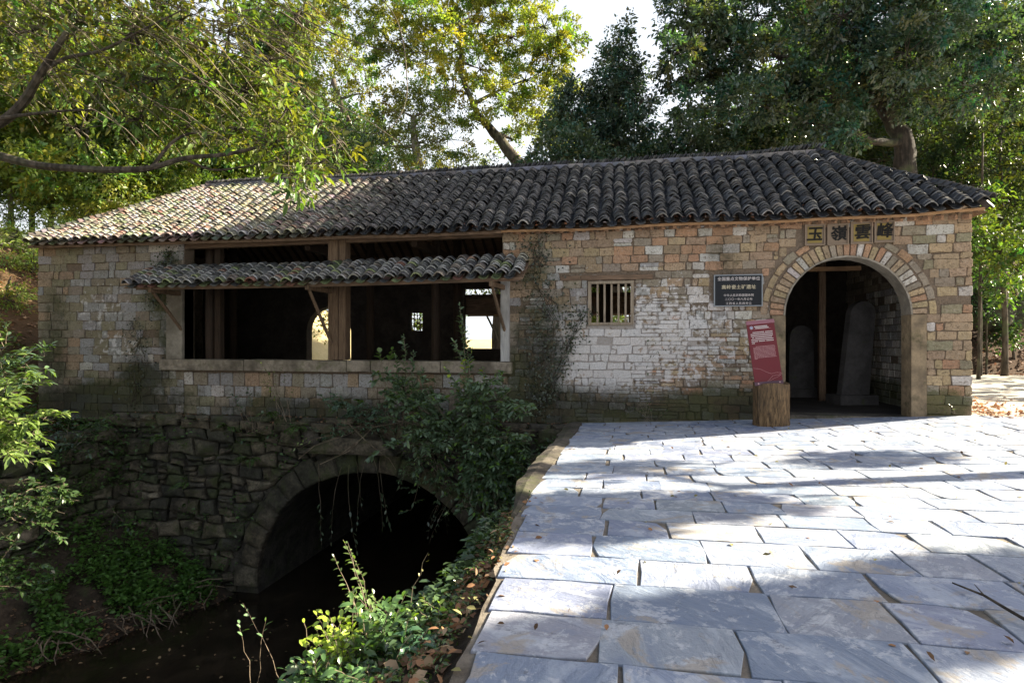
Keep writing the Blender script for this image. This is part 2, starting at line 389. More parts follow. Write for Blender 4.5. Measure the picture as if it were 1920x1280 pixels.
# ------------------------------------------------------------------ piece shapes
def poly_piece(mb, poly, O, A, B, N, depth, bevel=.008, dome=0.0, col=(.5, .5, .5), cjit=0.0):
    """a polygon in the plane (A, B) through O, raised by depth along N with a rounded rim"""
    P = np.array(poly, float); c = P.mean(0); n = len(P); O = np.array(O, float)
    A = np.array(A, float); B = np.array(B, float); N = np.array(N, float)
    def put(Q, d): return [O + A * q[0] + B * q[1] + N * (d[i] if hasattr(d, '__len__') else d) for i, q in enumerate(Q)]
    ext = max(1e-3, np.abs(P - c).max()); s = max(.5, 1 - bevel / ext)
    r0 = put(P, -.01); r1 = put(P, depth - bevel); jd = [depth + random.uniform(-1, 1) * dome * .25 for _ in range(n)]
    r2 = put(c + (P - c) * s, jd)
    vs = r0 + r1 + r2; fs = []
    for k in range(2):
        for i in range(n):
            j = (i + 1) % n; fs.append((k*n + i, k*n + j, (k+1)*n + j, (k+1)*n + i))
    if dome:
        r3 = put(c + (P - c) * s * .62, [depth + dome * random.uniform(.5, 1) for _ in range(n)]); vs += r3
        for i in range(n):
            j = (i + 1) % n; fs.append((2*n + i, 2*n + j, 3*n + j, 3*n + i))
        vs += put([c], [depth + dome * random.uniform(.6, 1.2)])
        for i in range(n): fs.append((3*n + i, 3*n + (i + 1) % n, 4*n))
    else: fs.append(tuple(2*n + i for i in range(n)))
    mb.add(vs, fs, col)
    return O + A * c[0] + B * c[1]

class Pieces:
    """keeps pieces; the nearest (up to limit) become objects, the rest one stuff mesh"""
    def __init__(s, name, mat, parent, limit=300): s.n = name; s.m = mat; s.p = parent; s.l = []; s.lim = limit
    def add(s, poly, O, A, B, N, depth, bevel, dome, col, size=1.0):
        mb = MB(); c = poly_piece(mb, poly, O, A, B, N, depth, bevel, dome, col)
        s.l.append((mpp(c) / size ** .5, mb, c))
    def finish(s, rest=None):
        s.l.sort(key=lambda t: t[0])
        for _, mb, c in s.l[:s.lim]: mb.build(s.n, s.m, s.p, c)
        if len(s.l) > s.lim:
            big = MB()
            for _, mb, c in s.l[s.lim:]: big.add(mb.v, mb.f, mb.c)
            o = big.build(rest or s.n + '_courses', s.m, s.p); o['kind'] = 'stuff'

# ------------------------------------------------------------------ the pavilion
HX0, HX1, HD = -14.94, 6.40, 6.0           # walls: left, right, depth
hall = tag(empty('pavilion', (-4, 3, 0)), 'long old brick and stone pavilion with a dark curved tile roof over a stream', 'pavilion')
DX, DR, DS = 4.20, 1.14, 2.02              # door centre, radius, spring height
OP = (-10.66, -2.72, 1.07)                 # wide opening
WIN = (-.86, .10, 1.84, 2.78)
def arch_h(x, c, r, s):
    d = abs(x - c); return s + math.sqrt(max(0, r * r - d * d)) if d < r else None
def columns(mb, x0, x1, zb, zt, y0, y1, col=(.5, .5, .5), sides=True):
    """a wall strip; zb and zt may be pairs"""
    b0, b1 = zb if hasattr(zb, '__len__') else (zb, zb); t0, t1 = zt if hasattr(zt, '__len__') else (zt, zt)
    mb.add([(x0,y0,b0),(x1,y0,b1),(x1,y1,b1),(x0,y1,b0),(x0,y0,t0),(x1,y0,t1),(x1,y1,t1),(x0,y1,t0)],
        [(0,3,2,1),(4,5,6,7),(0,1,5,4),(2,3,7,6)] + ([(1,2,6,5),(3,0,4,7)] if sides else []), col)
fw = MB(); Y0, Y1, ZT = .02, .36, 4.05
columns(fw, HX0 + .02, OP[0], -.5, ZT, Y0, Y1)
columns(fw, OP[0], OP[1], -.5, OP[2] - .26, Y0, Y1)
columns(fw, OP[1], WIN[0], -.5, ZT, Y0, Y1)
columns(fw, WIN[0], WIN[1], -.5, WIN[2], Y0, Y1); columns(fw, WIN[0], WIN[1], WIN[3], ZT, Y0, Y1)
columns(fw, WIN[1], DX - DR, -.5, ZT, Y0, Y1)
K = 18
for k in range(K):
    a0 = math.pi * (1 - k / K); a1 = math.pi * (1 - (k + 1) / K)
    columns(fw, DX + DR * math.cos(a0), DX + DR * math.cos(a1), (DS + DR * math.sin(a0), DS + DR * math.sin(a1)), ZT, Y0, Y1, sides=False)
columns(fw, DX + DR, HX1 - .02, -.5, ZT, Y0, Y1)
front = fw.build('front_wall', M_MORTAR, hall, (0, 0, 0))

def pick(cols, w): return random.choices(cols, w)[0]
def vary(c, a=.12, h=.03):
    k = 1 + random.uniform(-a, a); return tuple(max(.005, q * k + random.uniform(-h, h) * q) for q in c)
TAN, ORG, GRY, WHT, OLV, BLU, DRK = (.42,.30,.20), (.49,.285,.175), (.34,.29,.225), (.64,.60,.55), (.30,.27,.18), (.40,.395,.39), (.16,.125,.095)
YEL = (.49, .37, .22)
def brick_col(x, z):
    if x < -10: return vary(pick([GRY, OLV, BLU, TAN, WHT], [3.5, 3, 6, .3, 1.5] if x > -14 else [3, 6, .5, 2, 0]))
    if z < .95 and x < -2.4: return vary(pick([GRY, BLU, TAN, WHT], [4, 4, 2, .6]))
    if x < .3 and z < 3.2: return vary(pick([GRY, BLU, WHT, TAN], [3.5, 2.5, 1.5, 2.5]))
    wht = math.exp(-((x - 1.0) / 1.3) ** 2 - ((z - 2.1) / .9) ** 2)
    if random.random() < wht * .7: return vary(pick([WHT, BLU, GRY], [3, 1, 1.5]))
    if x > 5.0: return vary(pick([TAN, ORG, YEL, WHT, OLV, GRY], [4, 2.2, 3, 1.2, 1.2, 1]), .15)
    if z > 3.1: return vary(pick([TAN, ORG, GRY, WHT, YEL], [5, 2.2, 2.5, .8, 1.5]), .15)
    return vary(pick([TAN, ORG, GRY, WHT, DRK, YEL], [4, 1.6, 3, 1.0, .7, 1.6]), .15)

bricks = Pieces('brick', M_BRICK, front)
RING = DR + .53
def blocked(z):
    b = []
    if z > OP[2] - .31: b.append((OP[0] - .42 if z < 2.85 else OP[0], OP[1]))
    if OP[2] - .32 < z < OP[2] + .06: b.append((-11.3, -2.45))
    if WIN[2] - .03 < z < WIN[3] + .02: b.append((WIN[0] - .02, WIN[1] + .02))
    if WIN[3] + .0 < z < WIN[3] + .16: b.append((WIN[0] - .62, WIN[1] + .42))
    if z < DS + .02: b.append((DX - DR - .26, DX + DR + .27))
    else:
        d = RING ** 2 - (z - DS) ** 2
        if d > 0: b.append((DX - math.sqrt(d), DX + math.sqrt(d)))
    if 2.26 < z < 2.93: b.append((1.62, 2.63))
    if 3.39 < z < 3.86: b.append((3.28, 5.03))
    if z < -.3: b.append((-1.0, 10))
    return b
def lay(zx0, zx1, z, ztop, heights, lengths, odd_ok=False):
  while z < ztop - .03:
    h = random.choice(heights)
    if z + h > ztop - .07: h = ztop - z
    zm = z + h / 2; segs = [(zx0, zx1)]
    for a, b in sorted(blocked(zm)):
        s2 = []
        for p, q in segs:
            if b <= p or a >= q: s2.append((p, q))
            else:
                if a > p: s2.append((p, a))
                if b < q: s2.append((b, q))
        segs = s2
    for p, q in segs:
        x = p
        while x < q - .02:
            L = random.choice(lengths) * random.uniform(.9, 1.1)
            if x > 5.3: L *= 1.12
            if q - (x + L) < .10: L = q - x
            L = min(L, q - x)
            m_ = nz(x, zm, 4, .8); odd = odd_ok and m_ > .02 and -2.4 < x < 3.0 and zm < 2.5
            if odd and m_ > .3: parts = [(z, h * .33), (z + h * .33, h * .33), (z + h * .67, h * .33)]
            else: parts = [(z, h)] if not (odd or (odd_ok and random.random() < .05)) else [(z, h * .5), (z + h * .5, h * .5)]
            for zz, hh in parts:
                if random.random() < .018: continue
                g = random.choice([.004, .005, .006, .010, .016]); wz = nz(x, z, 1, .6) * .022; jj = min(.013, hh * .10)
                jt = lambda: random.gauss(0, jj * .6)
                if zz + hh + wz > 4.01: wz = 0
                xs_ = random.uniform(-.02, .02) if len(parts) > 1 else 0
                x0, x1, z0, z1 = max(p, x + xs_) + g, min(q, x + L + xs_) - g, zz + g * .7 + wz, zz + hh - g * .7 + wz
                if x1 - x0 < .03: continue
                c = min(.016, (z1 - z0) * .2) * random.uniform(.3, 1.6)
                poly = [(x0 + c + jt(), z0 + jt()), (lerp(x0, x1, .5), z0 + jt()), (x1 - c + jt(), z0 + jt()), (x1 + jt(), z0 + c), (x1 + jt(), z1 - c), (x1 - c + jt(), z1 + jt()), (lerp(x0, x1, .5), z1 + jt()), (x0 + c + jt(), z1 + jt()), (x0 + jt(), z1 - c), (x0 + jt(), z0 + c)]
                bricks.add(poly, (0, Y0, 0), (1, 0, 0), (0, 0, 1), (0, -1, 0), .014 + random.uniform(0, .020), .006, 0, brick_col(x, zm), L * hh / .05)
            x += L
    z += h
lay(HX0, OP[0], -.46, 3.99, [.20, .215, .23, .19], [.44, .40, .46, .18, .38])
lay(OP[0], OP[1], -.46, OP[2] - .31, [.20, .24, .26], [.36, .33, .28, .18, .40])
lay(OP[1], 2.95, -.46, 3.99, [.165, .175, .185, .17], [.36, .38, .33, .31, .16, .13, .40, .24], True)
lay(2.95, HX1, -.46, 3.99, [.165, .18, .19, .12, .17], [.36, .40, .30, .20, .14, .44, .25])
bricks.finish('brick_courses')
# arch over the door: upright bricks, then a ring of lying ones
vb = Pieces('arch_brick', M_BRICK, front); n1 = 33
for k in range(n1):
    a0 = math.pi * (k + .10) / n1; a1 = math.pi * (k + .90) / n1; r0, r1 = DR + .02, DR + .29 + random.uniform(-.03, .02)
    poly = [(r0*math.cos(a0), r0*math.sin(a0)), (r1*math.cos(a0), r1*math.sin(a0)), ((r1+.012)*math.cos((a0+a1)/2), (r1+.012)*math.sin((a0+a1)/2)), (r1*math.cos(a1), r1*math.sin(a1)), (r0*math.cos(a1), r0*math.sin(a1))]
    vb.add([(DX + p, DS + q) for p, q in poly], (0, Y0, 0), (1, 0, 0), (0, 0, 1), (0, -1, 0), .026 + random.uniform(0, .012), .008, 0, vary(pick([TAN, WHT, ORG, BLU, GRY, YEL], [4, 3.2, 2.5, 1, 2, 3]), .2))
n2 = 17
for k in range(n2):
    a0 = math.pi * (k + .04) / n2; a1 = math.pi * (k + .94) / n2; r0, r1 = DR + .33, DR + .45 + random.uniform(-.02, .03)
    am = (a0 + a1) / 2
    poly = [(r*math.cos(a), r*math.sin(a)) for r, a in ((r0, a0), (r1, a0), (r1 + .01, am), (r1, a1), (r0, a1), (r0, am))]
    if DS + max(q[1] for q in poly) > 3.40 + 3.9: continue
    if max(q[1] for q in poly) + DS > 3.40 and abs(math.cos(am)) < .9 and DS + r1 * math.sin(am) > 3.44: continue
    vb.add([(DX + p, DS + q) for p, q in poly], (0, Y0, 0), (1, 0, 0), (0, 0, 1), (0, -1, 0), .02 + random.uniform(0, .01), .008, 0, vary(pick([TAN, GRY, YEL, ORG], [4, 3, 2, 1.4]), .2))
vb.finish()
# plaster soffit and stone jambs of the doorway
sf = MB()
for k in range(K):
    a0 = math.pi * (1 - k / K); a1 = math.pi * (1 - (k + 1) / K); r = DR - .004; r2 = DR + .03
    p = [(DX + q * math.cos(a), DS + q * math.sin(a)) for q, a in ((r, a0), (r, a1), (r2, a1), (r2, a0))]
    sf.add([(p[0][0], -.03, p[0][1]), (p[1][0], -.03, p[1][1]), (p[1][0], .40, p[1][1]), (p[0][0], .40, p[0][1]),
            (p[3][0], -.03, p[3][1]), (p[2][0], -.03, p[2][1])], [(0,3,2,1), (0,1,5,4)])
sf.build('arch_lining', M_PLASTER, front, smooth=False)
for x0, x1 in ((DX - DR - .25, DX - DR + .006), (DX + DR - .006, DX + DR + .26)):
    MB().box(x0, x1, -.045, .40, -.3, DS - .005).build('jamb_stone', rough_mat('jamb', (.35, .26, .16), (.10, .08, .06), .6, 10, .85, .35, (.05, .05, .02), .01), front, ((x0 + x1) / 2, 0, .8))
MB().box(DX - DR, DX + DR, .0, .5, -.12, .035).build('threshold', M_CONC, front, (DX, .2, 0))
# sill of the wide opening: five long stones
xs = [-11.25, -8.95, -6.33, -5.75, -4.1, -2.50]
for a, b in zip(xs, xs[1:]):
    dz = random.uniform(-.008, .008)
    mb = MB(); poly_piece(mb, [(a + .006, .81), (b - .006, .81 + dz), (b - .006, 1.06 + dz), (a + .006, 1.07)], (0, .4, 0), (1, 0, 0), (0, 0, 1), (0, -1, 0), .54, .02)
    mb.build('sill_stone', M_SILL, front, ((a + b) / 2, .1, .92))
MB().box(-11.10, OP[0] + .0, -.06, .34, 1.072, 2.84).build('plaster_jamb', M_PLASTER, front, (-10.9, 0, 2))
# barred window
fr = MB(); x0, x1, z0, z1 = WIN
fr.box(x0 + .005, x0 + .07, -.03, .12, z0 + .005, z1 - .005); fr.box(x1 - .07, x1 - .005, -.03, .12, z0 + .005, z1 - .005)
fr.box(x0 + .07, x1 - .07, -.03, .12, z0 + .005, z0 + .06); fr.box(x0 + .07, x1 - .07, -.03, .12, z1 - .06, z1 - .005)
wf = fr.build('window', M_FRAME, front, ((x0 + x1) / 2, 0, z0))
bar0 = None
for k in range(5):
    xb = x0 + .07 + (x1 - x0 - .14) * (k + .9) / 5.6
    if bar0 is None: bar0 = MB().box(xb - .021, xb + .021, .0, .045, z0 + .06, z1 - .06).build('window_bar', M_FRAME, wf, (xb, .02, z0 + .06)); xb0 = xb
    else:
        b = bar0.copy(); COL.objects.link(b); b.location.x += xb - xb0
MB().box(x0 - .58, x1 + .38, -.035, .2, z1 + .02, z1 + .12).build('window_lintel', M_WOODX, front, (x0, 0, z1))
MB().box(-.98, -.84, -.01, .05, .74, .86).build('hole_dark_block', M_INK, front, (-.9, 0, .8))  # black block stands for the dark inside a small hole
# four name tablets over the door
def text_mesh(body, size, mat, name, parent, loc, rot=(R(90), 0, 0), offset=0.0, extrude=.002, align='CENTER', sx=1.0, space=1.0, shear=0, bold=0):
    c = bpy.data.curves.new('txt', 'FONT'); c.body = body; c.size = size; c.extrude = extrude; c.offset = offset
    c.align_x = align; c.align_y = 'CENTER'; c.space_character = space; c.shear = shear; c.resolution_u = 2
    o = bpy.data.objects.new('txt', c); COL.objects.link(o)
    bpy.context.view_layer.update()
    me = bpy.data.meshes.new_from_object(o.evaluated_get(bpy.context.evaluated_depsgraph_get()))
    bpy.data.objects.remove(o)
    if bold:
        v0 = [tuple(v.co) for v in me.vertices]; f0 = [tuple(p.vertices) for p in me.polygons]; V = []; Fc = []
        for k in range(7):
            an = k * math.pi / 3; dx, dy = (0, 0) if k == 6 else (bold * math.cos(an), bold * math.sin(an))
            Fc += [tuple(i + len(V) for i in f) for f in f0]; V += [(v[0] + dx, v[1] + dy, v[2] + k * .0004) for v in v0]
        me = bpy.data.meshes.new(name); me.from_pydata(V, [], Fc)
    me.materials.clear(); me.materials.append(mat)
    q = link(name, me, parent, loc); q.rotation_euler = rot; q.scale = (sx, 1, 1); return q
tabs = [((1507, 422), (1547, 460), '玉', 1), ((1549, 421), (1591, 459), '嶺', 0), ((1593, 417), (1636, 457), '雲', 1), ((1637, 415), (1677, 454), '峰', 1)]
for (p, q, ch, yel) in tabs:
    A_ = at_y(p[0], p[1], 0); B_ = at_y(q[0], q[1], 0); xa, za, xb, zb = A_[0] + .01, B_[2], B_[0] - .01, A_[2]
    mb = MB()
    mb.box(xa, xb, -.02, .03, za, zb)
    for (u0, u1, v0, v1) in ((xa, xb, za, za + .022), (xa, xb, zb - .022, zb), (xa, xa + .022, za + .022, zb - .022), (xb - .022, xb, za + .022, zb - .022)):
        mb.box(u0, u1, -.05, -.02, v0, v1)
    tb = mb.build('name_tablet', M_TABLET, front, ((xa + xb) / 2, 0, (za + zb) / 2))
    tb['label'] = 'ochre name tablet with a bold black character' if yel else 'unpainted grey name tablet with a black character'
    if yel: MB().box(xa + .055, xb - .055, -.025, -.02, za + .05, zb - .045).build('painted_panel', M_OCHRE, tb)
    text_mesh(ch, .30, M_INK, 'character', tb, ((xa + xb) / 2 + random.uniform(-.01, .01), -.03, (za + zb) / 2 + .0), (R(90), R(random.uniform(-7, 1)), 0), bold=.0085, shear=.12)
# black plaque (hangs on the wall: a thing of its own)
a = at_y(1338, 516, 0); b = at_y(1429, 574, 0); px0, px1, pz0, pz1 = a[0], b[0], b[2], a[2]
pl = tag(empty('stone_plaque', ((px0 + px1) / 2, 0, pz0)), 'black stone plaque with pale engraved lettering on the wall left of the arched door', 'plaque')
MB().box(px0 + .02, px1 - .02, -.05, .01, pz0 + .02, pz1 - .02).build('slab', M_BLACK, pl)
mb = MB(); e = .02
for (u0, u1, v0, v1) in ((px0, px1, pz0, pz0 + e), (px0, px1, pz1 - e, pz1), (px0, px0 + e, pz0 + e, pz1 - e), (px1 - e, px1, pz0 + e, pz1 - e)): mb.box(u0, u1, -.062, .01, v0, v1)
mb.build('border', M_GREY, pl)
cxp = (px0 + px1) / 2; hp = pz1 - pz0
for body, sz, fz, off, m, sp in (('全国重点文物保护单位', .080, .86, .0008, M_WHITE, 1.06), ('高岭瓷土矿遗址', .090, .60, .0022, M_GOLD, 1.12), ('中华人民共和国国务院', .055, .345, .0004, M_WHITE, 1.12),
                       ('二〇〇一年六月公布', .055, .22, .0003, M_WHITE, 1.15), ('江西省人民政府立', .055, .09, .0003, M_WHITE, 1.3)):
    text_mesh(body, sz, m, 'lettering', pl, (cxp + .01, -.053, pz0 + hp * fz), bold=off, extrude=.0015, space=sp)

# gable walls, back wall
gx = [(HX0 + .02, HX0 + .36), (HX1 - .36, HX1 - .02)]
for (a, b) in gx: gable = MB().box(a, b, .362, HD, -4.5 if a < 0 else -.5, 4.0).build('gable_wall', M_MORTAR, hall, (a, 3, 0))
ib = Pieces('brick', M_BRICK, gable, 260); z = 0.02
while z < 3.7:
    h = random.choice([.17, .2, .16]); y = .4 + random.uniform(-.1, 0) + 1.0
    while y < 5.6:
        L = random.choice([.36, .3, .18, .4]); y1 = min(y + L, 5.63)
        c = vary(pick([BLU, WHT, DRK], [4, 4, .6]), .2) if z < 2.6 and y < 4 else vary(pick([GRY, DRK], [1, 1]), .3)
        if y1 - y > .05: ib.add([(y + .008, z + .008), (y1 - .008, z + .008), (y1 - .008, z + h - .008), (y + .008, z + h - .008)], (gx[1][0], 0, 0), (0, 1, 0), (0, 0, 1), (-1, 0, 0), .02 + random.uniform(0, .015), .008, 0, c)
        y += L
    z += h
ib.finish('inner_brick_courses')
bw = MB(); y0, y1 = HD - .36, HD; AX, AR, AS = -9.83, .80, 1.85
columns(bw, HX0 + .37, AX - AR, -.3, 4.0, y0, y1)
for k in range(10):
    a0 = math.pi * (1 - k / 10); a1 = math.pi * (1 - (k + 1) / 10)
    columns(bw, AX + AR * math.cos(a0), AX + AR * math.cos(a1), (AS + AR * math.sin(a0), AS + AR * math.sin(a1)), 4.0, y0, y1, sides=False)
columns(bw, AX + AR, -7.03, -.3, 4.0, y0, y1)
columns(bw, -7.03, -6.53, -.3, 1.85, y0, y1); columns(bw, -7.03, -6.53, 2.43, 4.0, y0, y1)
columns(bw, -6.53, -5.2, -.3, 4.0, y0, y1)
columns(bw, -5.2, .6, -.3, 1.27, y0, y1); columns(bw, -5.2, .6, 3.18, 4.0, y0, y1)
columns(bw, .6, HX1 - .37, -.3, 4.0, y0, y1)
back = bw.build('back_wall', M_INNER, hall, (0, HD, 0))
lt = MB()
for k in range(5): lt.box(-7.03 + .05 + k * .1, -7.03 + .075 + k * .1, y0 + .1, y0 + .13, 1.85, 2.43)
for k in range(4): lt.box(-7.03, -6.53, y0 + .13, y0 + .15, 1.95 + k * .13, 1.972 + k * .13)
lt.build('window_lattice', M_WOOD, back, (-6.78, y0, 2))
ra = MB()
ra.add([(-5.4, HD + .02, 3.02), (.8, HD + .02, 3.02), (.8, HD + 1.0, 2.42), (-5.4, HD + 1.0, 2.42), (-5.4, HD + .02, 2.95), (.8, HD + .02, 2.95), (.8, HD + 1.0, 2.35), (-5.4, HD + 1.0, 2.35)], [(0,1,2,3),(7,6,5,4),(3,2,6,7),(0,3,7,4),(1,5,6,2)])
ra.box(-5.3, .7, HD + .03, HD + .13, 2.36, 2.9)
ra.build('rear_awning', M_WOODX, back, (-2, HD, 2.7))
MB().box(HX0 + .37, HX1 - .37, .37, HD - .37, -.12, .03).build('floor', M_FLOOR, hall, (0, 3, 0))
# posts and beams
def post(x, y, w, z0, z1, m=M_WOOD, d=None):
    mb = MB(); pts = [(x + random.uniform(-.01, .01), y, lerp(z0, z1, k / 4)) for k in range(5)]
    mb.tube(pts, [w / 2 * random.uniform(.96, 1.04) for _ in pts], 10, wob=.03)
    return mb.build('post', m, hall, (x, y, z0), True)
MB().box(-6.84, -6.60, -.02, .24, 1.075, 4.0).build('post', M_WOOD, hall, (-6.7, .1, 1.07))
MB().box(-6.588, -6.42, .0, .26, 1.075, 4.0).build('post', M_WOOD, hall, (-6.5, .1, 1.07))
post(-10.35, .55, .24, .02, 4.1, M_WOODD)
MB().box(-10.12, -9.96, .40, .55, .03, 4.0).build('post', M_WOODD, hall, (-10.04, .5, .03))
for x in (-12.2, -7.6, -4.9, -.6, 3.1):
    for y in (2.0, 4.0): post(x, y, .24, .03, 5.1, M_WOODD)
MB().bar((4.72, 3.35, .03), (4.72, 3.35, 4.0), .15, .15).build('post', M_WOOD, hall, (4.62, 3.35, 0))
rb = MB(); rb.bar((OP[0] - .3, .12, 3.86), (OP[1] + .3, .12, 3.90), .16, .2); rb.build('lintel_beam', M_WOODX, hall, (-6.7, .1, 3.9))
for x in (-12.2, -7.6, -4.9, -.6, 3.1):
    MB().bar((x, .4, 3.8), (x, 5.6, 3.8), .14, .2).build('tie_beam', M_WOODD, hall, (x, 3, 3.8)); MB().bar((x, 2.13, 5.0), (x, 3.87, 5.0), .12, .16).build('collar_beam', M_WOODD, hall, (x, 3, 5))
MB().bar((3.2, 2.6, 3.22), (5.35, 2.6, 3.22), .10, .10).build('cross_beam', M_WOODO, hall, (4.5, 1.6, 3))
mb = MB(); mb.box(OP[1] - .01, OP[1] + .17, -.15, .0, 1.068, 2.86); mb.build('grey_post', M_WOODG, hall, (OP[1] + .08, -.07, 1.07))

# ------------------------------------------------------------------ roof
EL, ER, EY, EZ = -15.02, 6.56, -.25, 3.98
RL, RR, RY, RZ = -12.14, 4.48, 3.0, 6.02
def sag(x, u): return -.05 * math.sin(math.pi * (x - EL) / (ER - EL)) * (1 - .3 * u) + nz(x, u, 0, .55) * .035 + .05 * sstep(5.2, 6.5, x) * (1 - u)
roof_e = MB()
def slope_z(y): return EZ + (RZ - EZ) * (y - EY) / (RY - EY)
nseg = 30
def fx(t, u): return lerp(lerp(EL, ER, t), lerp(RL, RR, t), u)
for k in range(nseg):
    t0, t1 = k / nseg, (k + 1) / nseg
    for side in (1, -1):
        q = []
        for t, u in ((t0, 0), (t1, 0), (t1, 1), (t0, 1)):
            x = fx(t, u); y = lerp(EY + .04, RY, u); z = lerp(EZ, RZ, u) - .07 + sag(x, u)
            q.append((x, y if side > 0 else 2 * RY - y, z))
        roof_e.add(q, [(0, 1, 2, 3)] if side > 0 else [(3, 2, 1, 0)])
for xe, xr in ((EL, RL), (ER, RR)): roof_e.add([(xe, EY + .04, EZ - .07), (xe, 2*RY - EY, EZ - .07), (xr, RY, RZ - .07)], [(0, 1, 2)])
roof = roof_e.build('roof', M_WOODX, hall, (-4, 3, 5))
rf = MB()
for k in range(70):
    x = EL + .2 + k * (ER - EL - .4) / 69
    u = 1.0
    if x < RL: u = (x - EL) / (RL - EL)
    if x > RR: u = (ER - x) / (ER - RR)
    for s in (1, -1):
        ya, yb = EY + .05, lerp(EY, RY, max(.06, u)); za, zb = EZ - .10, lerp(EZ, RZ, max(.06, u)) - .10
        if s < 0: ya, yb = 2 * RY - ya, 2 * RY - yb
        rf.bar((x, ya, za + sag(x, 0)), (x, yb, zb + sag(x, u)), .07, .05)
rfo = rf.build('rafters', M_WOODD, roof); rfo['kind'] = 'stuff'
# tiles
def arc_tile(w, sag_, ln, up=True, seg=5, lift=.0, th=.014):
    vs = []; fs = []; n = seg + 1
    vv = (0, .020, .034, ln) if seg > 3 else (0, ln)
    for j, v in enumerate(vv):
        for layer in (0, 1):
            for i in range(n):
                t = i / seg * 2 - 1; h = sag_ * (1 - t * t) * (1 if up else -1)
                vs.append((t * w / 2 * (1 - .06 * v / ln), v, h + lift * (1 - v / ln) - layer * th))
    # vs order: front top, front bottom, back top, back bottom
    for i in range(seg):
        for j in range(len(vv) - 1): b0 = 2*n*j; fs.append((b0 + i, b0 + i + 1, b0 + 2*n + i + 1, b0 + 2*n + i))
        fs.append((i + 1, i, n + i, n + i + 1))
    e_ = 2*n*(len(vv) - 1); fs.append((0, e_, e_ + n, n)); fs.append((seg, n + seg, e_ + n + seg, e_ + seg))
    return np.array(vs), fs
def tile_col(x, u, awn=False):
    k = random.random(); lf = sstep(-5, -10, x)  # leftward tiles turn paler and warmer: sunlight painted in, plus some moss
    if awn:
        c = pick([(.13,.13,.12), (.15,.18,.07), (.24,.21,.17), (.26,.12,.08), (.07,.07,.07)], [4, 6 * (x < -5.5) + 2, 2, .5, 2])
    else:
        c = pick([(.030,.030,.031), (.048,.047,.046), (.08,.073,.066), (.13,.115,.10), (.016,.016,.017)], [4, 3, 1.5, .4, 3.5])
        d = pick([(.34,.27,.19), (.22,.19,.14), (.42,.35,.28), (.16,.17,.08), (.26,.15,.10)], [4, 3, 2, 2, .5])
        c = tuple(lerp(p, q, lf * random.uniform(.6, 1)) for p, q in zip(c, d))
    return vary(c, .25)
class Tiles:
    def __init__(s): s.l = []
    def add(s, shape, O, A, U, N, ang, col):
        ca, sa = math.cos(ang), math.sin(ang); A2 = A * ca + U * sa; U2 = U * ca - A * sa
        s.l.append((shape, O, A2, U2, N, col))
    def finish(s, name, mat, parent, limit, rest, shapes):
        s.l.sort(key=lambda t: -t[0] * 100 + mpp(t[1]) if False else mpp(t[1]))
        cache = {}; big = MB(); cnt = 0
        for sh, O, A, U, N, c in s.l:
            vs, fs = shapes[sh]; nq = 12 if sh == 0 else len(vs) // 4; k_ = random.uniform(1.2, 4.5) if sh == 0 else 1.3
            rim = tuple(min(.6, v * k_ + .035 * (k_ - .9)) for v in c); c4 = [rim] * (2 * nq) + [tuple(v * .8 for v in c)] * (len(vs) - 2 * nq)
            if cnt < limit and sh == 0:
                q = (sh, tuple(round(v * 14) for v in c))
                key = (sh, int(sum(c) / 3 * 60), cnt % 5)
                if key not in cache:
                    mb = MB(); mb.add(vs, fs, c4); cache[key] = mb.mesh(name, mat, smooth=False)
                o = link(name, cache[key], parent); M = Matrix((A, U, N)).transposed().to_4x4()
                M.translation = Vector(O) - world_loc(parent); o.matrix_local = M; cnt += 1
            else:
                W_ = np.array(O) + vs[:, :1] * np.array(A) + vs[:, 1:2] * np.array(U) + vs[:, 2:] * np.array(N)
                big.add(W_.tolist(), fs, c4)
        o = big.build(rest, mat, parent); o['kind'] = 'stuff'
SHAPES = [arc_tile(.225, .085, .20, True, 5, .048, .024), arc_tile(.20, .045, .24, False, 3, .012), arc_tile(.235, .07, .26, True, 3, .01)]
def lay_slope(T, O, A, U, N, wid, ln, xr, pitch, row, coarse=False, sagf=None, awn=False):
    nc = int(wid / pitch)
    for i in range(nc + 1):
        a = (i + .5) * wid / (nc + 1); drift = random.uniform(-.01, .01)
        r = 0; v = -.06
        while v < ln - .05:
            lo, hi = xr(max(0, v) / ln)
            if lo <= a <= hi:
                p = O + A * (a + drift + nz(a, v, 2, 1.2) * .045) + U * (v + random.uniform(-.02, .02)); h = .055 + random.uniform(-.006, .01)
                if sagf: p = p + Vector((0, 0, sagf(p, v / ln)))
                T.add(2 if coarse else 0, p + N * h + A * random.gauss(0, .014), A, U, N, random.gauss(0, .15), tile_col(p.x, v / ln, awn))
            v += row * (2 if coarse else 1)
        if coarse: continue
        a2 = a + pitch / 2; v = -.08
        while v < ln - .05:
            lo, hi = xr(max(0, v) / ln)
            if lo <= a2 <= hi:
                p = O + A * a2 + U * v
                if sagf: p = p + Vector((0, 0, sagf(p, v / ln)))
                T.add(1, p + N * .02, A, U, N, random.gauss(0, .03), tile_col(p.x, v / ln, awn))
            v += .16
T = Tiles()
Uf = Vector((0, RY - EY, RZ - EZ)); lf = Uf.length; Uf.normalize(); A1 = Vector((1, 0, 0)); Nf = A1.cross(Uf).normalized()
lay_slope(T, Vector((EL, EY, EZ)), A1, Uf, Nf, ER - EL, lf, lambda u: ((RL - EL) * u, (ER - EL) - (ER - RR) * u), .288, .118, sagf=lambda p, u: sag(p.x, u))
Ub = Vector((0, -(RY - EY), RZ - EZ)).normalized(); Ab = Vector((-1, 0, 0))
